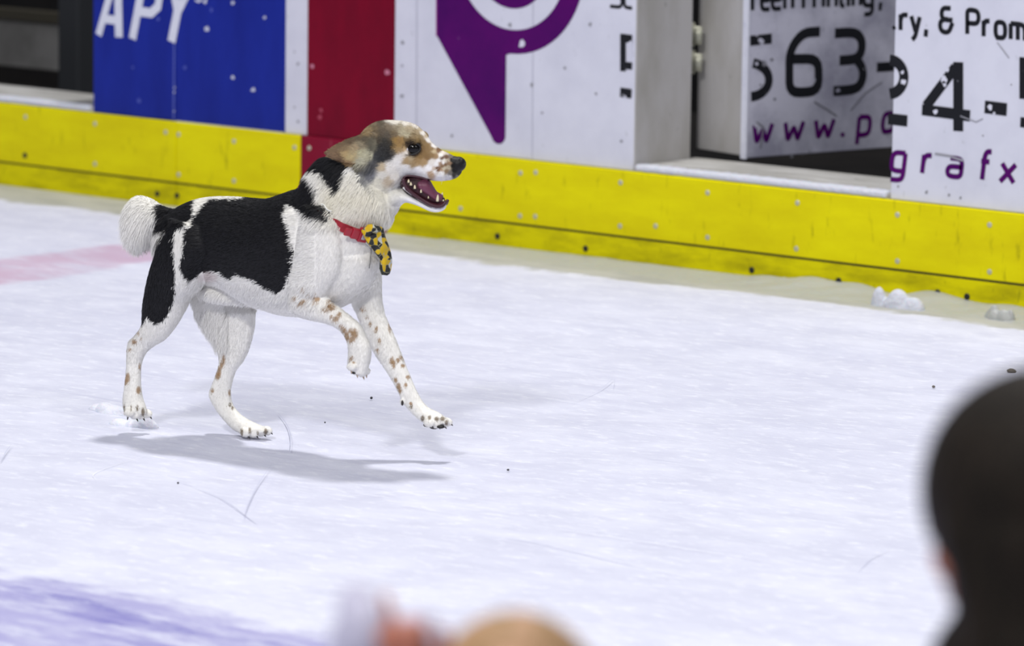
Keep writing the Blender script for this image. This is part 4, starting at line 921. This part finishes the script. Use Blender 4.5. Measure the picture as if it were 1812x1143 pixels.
# ------------------------------------------------------------------ two children in the foreground (out of focus)
m_sk = mat('skin', (172, 110, 90), .55, (8, (165, 100, 82), .4, .7), sub=.1)
m_hd = mat('dark_brown_hair', (34, 28, 23), .65, ((60, 60, 5), (20, 17, 14), .35, .65), bump=(90, .6, .004), spec=.1)
m_hl = mat('light_brown_hair', (182, 142, 116), .6, ((60, 60, 5), (120, 98, 58), .35, .65), bump=(90, .6, .004), spec=.2)
m_ja = mat('navy_fleece', (34, 38, 60), .9, bump=(300, .4, .002)); m_jb = mat('olive_fleece', (96, 92, 56), .9, bump=(300, .4, .002))
m_tr = mat('dark_trousers', (38, 40, 46), .85); m_sh = mat('rubber_boot', (30, 28, 28), .5); m_ps = mat('crumpled_paper', (176, 174, 194), .7, bump=(25, .5, .01))
m_ew = mat('eyeball', (225, 222, 218), .2); m_ir = mat('iris', (40, 26, 18), .2); m_mo = mat('mouth_lips', (170, 85, 80), .5)
def child(base, yaw, hgt, m_hair, m_coat, label, long_hair, arms, hair_r=1.0):
    """base: point on the ice; yaw: facing; hgt: height to crown; arms: two joint lists (shoulder .. wrist) in local units + finger kind"""
    k = hgt/1.10; cy_, sy_ = math.cos(yaw), math.sin(yaw); R = np.array([[cy_, -sy_, 0], [sy_, cy_, 0], [0, 0, 1]]); base = np.array(base)
    def L(p): return base+R @ (np.array(p, float)*k)
    def rz(mb, rows, n=20):      # rows z, x, y, rx, ry
        rows = catmull(rows, 4); mb.ring_loft([[L((r[1]+r[3]*math.cos(t), r[2]+r[4]*math.sin(t), r[0])) for t in np.linspace(0, 2*math.pi, n+1)[:-1]] for r in rows])
    hc = 1.0-.005
    b = MB()
    rz(b, [(.47,0,0,.05,.08),(.52,0,0,.075,.10),(.62,0,0,.07,.092),(.72,0,0,.072,.10),(.80,0,0,.066,.105),(.84,0,0,.045,.07),(.87,-.004,0,.03,.034),(.91,0,0,.028,.03)])
    b.ell(L((-.008,0,hc)), (.088*k,.070*k,.088*k), 18, 14, rot=R); b.ell(L((.030,0,hc-.045)), (.052*k,.052*k,.062*k), 18, 12, rot=R)
    b.ell(L((.052,0,hc-.082)), (.024*k,.026*k,.020*k), 12, 8, rot=R)
    b.ell(L((.088,0,hc-.030)), (.013*k,.010*k,.014*k), 12, 8, rot=R); b.ell(L((.080,0,hc-.012)), (.008*k,.006*k,.02*k), 10, 8, rot=R)
    for s in (1, -1):
        b.ell(L((-.005,.070*s,hc-.028)), (.014*k,.006*k,.022*k), 12, 8, rot=R); b.ell(L((.05,.034*s,hc-.048)), (.024*k,.02*k,.024*k), 12, 8, rot=R)
        rz(b, [(.05,0,.05*s,.026,.024),(.12,0,.05*s,.026,.026),(.22,-.006,.05*s,.036,.034),(.30,0,.05*s,.034,.034),(.42,0,.048*s,.05,.045),(.52,0,.045*s,.055,.05)])
        b.ell(L((.035,.05*s,.03)), (.07*k,.028*k,.024*k), 12, 8, rot=R)
    cs = MB(); rz(cs, [(.44,0,0,.088,.115),(.50,0,0,.092,.118),(.62,0,0,.086,.108),(.72,0,0,.086,.112),(.80,0,0,.078,.115),(.845,0,0,.056,.080),(.862,0,0,.046,.052)])
    for joints, kind in arms:
        J = [np.array(j, float) if kind[0] == 'w' else L(j) for j in joints]; J[0] = L(joints[0])
        b.tube(catmull(J, 5), np.linspace(.030, .019, 5*(len(J)-1)+1)*k, 12)
        w0 = J[-1]; d = J[-1]-J[-2]; d /= np.linalg.norm(d); sd = np.cross(d, [0, 0, 1.]) if abs(d[2]) < .9 else -M[:, 0]; sd = sd-d*np.dot(sd, d); sd /= np.linalg.norm(sd); nn = np.cross(d, sd)
        A = np.array([sd, nn, d]).T
        b.ell(w0+d*.034*k, (.030*k, .014*k, .040*k), 14, 10, rot=A)
        for i, (o_, ln) in enumerate(((-.021, .046), (-.008, .054), (.006, .051), (.019, .041))):
            cu = kind[1][i]; p = w0+d*.062*k+sd*o_*k; q = [w0+d*.04*k+sd*o_*k*.8, p]; a = 0
            for sg in (.42, .32, .26):
                a += cu; q.append(q[-1]+(d*math.cos(a)+nn*math.sin(a))*ln*sg*k)
            b.tube(catmull(q, 3), np.linspace(.0085, .0062, 13)*k, 10)
        p = w0+d*.02*k-sd*.022*k; b.tube(catmull([w0+d*.012*k-sd*.010*k, p, p+(-sd*.7+d*.6+nn*.5)*.024*k, p+(-sd*.75+d*1.5+nn*.9)*.030*k], 3), np.linspace(.011, .007, 10)*k, 10)
        Js = [j.copy() for j in J]; Js[-1] = J[-2]+(J[-1]-J[-2])*.86
        cs.tube(catmull(Js, 5), np.linspace(.046, .032, 5*(len(J)-1)+1)*k, 12)
    th_ = thing('person', base, label, 'person')
    bo_ = voxel(b, 'body', .0042, 4); bo_.data.materials.append(m_sk); bo_.parent = th_; bo_.matrix_parent_inverse = th_.matrix_world.inverted()
    def part(mb, name, m, vs=.007, it=5, par=None):
        o = voxel(mb, name, vs, it); o.data.materials.append(m); o.parent = par or th_; o.matrix_parent_inverse = (par or th_).matrix_world.inverted(); return o
    part(cs, 'fleece_jacket', m_coat)
    tr_ = MB()
    rz(tr_, [(.45,0,0,.083,.108),(.52,0,0,.085,.110)])
    for s in (1, -1): rz(tr_, [(.09,0,.052*s,.042,.040),(.22,0,.052*s,.046,.044),(.34,0,.052*s,.05,.048),(.46,0,.05*s,.066,.056)])
    part(tr_, 'trousers', m_tr)
    for s in (1, -1):
        bt = MB(); rz(bt, [(.012,0,.052*s,.045,.036),(.08,-.004,.052*s,.044,.040),(.14,-.004,.052*s,.048,.045)]); bt.ell(L((.045,.052*s,.032)), (.085*k,.040*k,.034*k), 14, 10, rot=R)
        bt.box((-.05*k, .016*s*k if s > 0 else -.088*k, 0), (.12*k, .088*k if s > 0 else -.016*k, .016*k), R.T, base)
        part(bt, 'boot', m_sh, .006, 4)
    hr = MB(); r_ = hair_r
    hr.ell(L((-.022,0,hc+.012)), (.098*k*r_,.085*k*r_,.092*k*r_), 24, 18, rot=R)
    if long_hair:
        hr.ell(L((-.035,0,hc-.05)), (.082*k*r_,.086*k*r_,.12*k), 24, 16, rot=R)
        rz(hr, [(.72,-.095,0,.030,.135),(.80,-.03,0,.110,.120),(.865,-.03,0,.108,.118),(.925,-.035,0,.078,.104),(.985,-.03,0,.092,.106),(1.03,-.03,0,.07,.08)])
        for s in (1, -1): rz(hr, [(.74,-.04,.122*s,.026,.014),(.80,-.035,.115*s,.03,.014),(.90,-.022,.098*s,.030,.014),(.98,.0,.084*s,.04,.018),(1.03,.01,.066*s,.04,.02)])
        for i in range(26):
            a = math.pi*.5+math.pi*i/25; rr = random.uniform(.9, 1.04)
            hr.tube(catmull([L((-.03+.075*math.cos(a)*rr, .082*math.sin(a)*rr, hc+.03)), L((-.04+.082*math.cos(a)*rr, .090*math.sin(a)*rr, hc-.06)), L((-.07+.05*math.cos(a)*rr, .092*math.sin(a)*rr, hc-.19-random.uniform(0, .03)))], 4), np.linspace(.010, .005, 9)*k, 6)
    else:
        hr.ell(L((-.045,0,hc-.035)), (.060*k,.074*k,.075*k), 20, 14, rot=R)
        for i in range(22):
            a = math.pi*.45+math.pi*1.1*i/21
            hr.tube(catmull([L((-.02, 0, hc+.098*r_)), L((-.022+.08*math.cos(a), .068*math.sin(a), hc+.058)), L((-.03+.085*math.cos(a), .08*math.sin(a), hc-.035-random.uniform(0, .03)))], 4), np.linspace(.010, .005, 9)*k, 6)
    ho = part(hr, 'hair', m_hair, .0042, 4)
    for s in (1, -1):
        e_ = MB().ell(L((.070,.028*s,hc-.012)), (.010*k,.011*k,.009*k), 12, 10, rot=R).build('eye', m_ew, th_, True)
        MB().ell(L((.0765,.028*s,hc-.012)), (.0045*k,.0055*k,.0055*k), 10, 8, rot=R).build('iris', m_ir, e_, True)
    MB().ell(L((.079,0,hc-.060)), (.007*k,.018*k,.005*k), 12, 8, rot=R).build('lips', m_mo, th_, True)
    return th_
yf = math.atan2(-M[1, 0]*0+M[1, 2], M[0, 2])                      # heading away from the camera
# dark-haired child, right
hcA = at_depth(1822, 885, 4.0); hA = 1.105; 
child((hcA[0], hcA[1], 0), yf+math.radians(57), float(at_depth(1836, 672, 4.0)[2]), m_hd, m_ja, 'dark-haired child standing at lower right, seen blurred from behind', True,
      [([(0,.10,.80),(-.01,.14,.66),(.02,.15,.54)], ('l', (.15,.2,.25,.3))), ([(0,-.10,.80),(-.01,-.14,.66),(.02,-.15,.54)], ('l', (.15,.2,.25,.3)))], hair_r=1.2)
hcB = at_depth(915, 1290, 4.0); hB = float(at_depth(915, 1086, 4.0)[2])
wr = at_depth(736, 1232, 3.96); el = at_depth(785, 1430, 3.96)
child((hcB[0], hcB[1], 0), yf-math.radians(8), hB, m_hl, m_jb, 'light-haired child at bottom centre raising one hand, only crown showing', False,
      [([(0,.10,.80), el, wr], ('w', (.95,.9,.02,.95))), ([(0,-.10,.80),(-.01,-.14,.66),(.02,-.15,.54)], ('l', (.15,.2,.25,.3)))], hair_r=1.12)
pw = MB()
for x, y, d, r in ((632, 1078, 4.06, .022), (640, 1125, 4.05, .030), (618, 1140, 4.06, .022), (690, 1140, 4.07, .026), (742, 1132, 4.06, .024), (772, 1160, 4.06, .024), (735, 1175, 4.07, .030), (660, 1180, 4.06, .03)):
    pw.ell(at_depth(x, y, d), (r, r*.7, r*1.15), 9, 6)
pp = voxel(pw, 'crumpled_paper', .004, 2); pp.data.materials.append(m_ps); tag(pp, 'crumpled white paper held in the raised hand at bottom centre', 'paper')
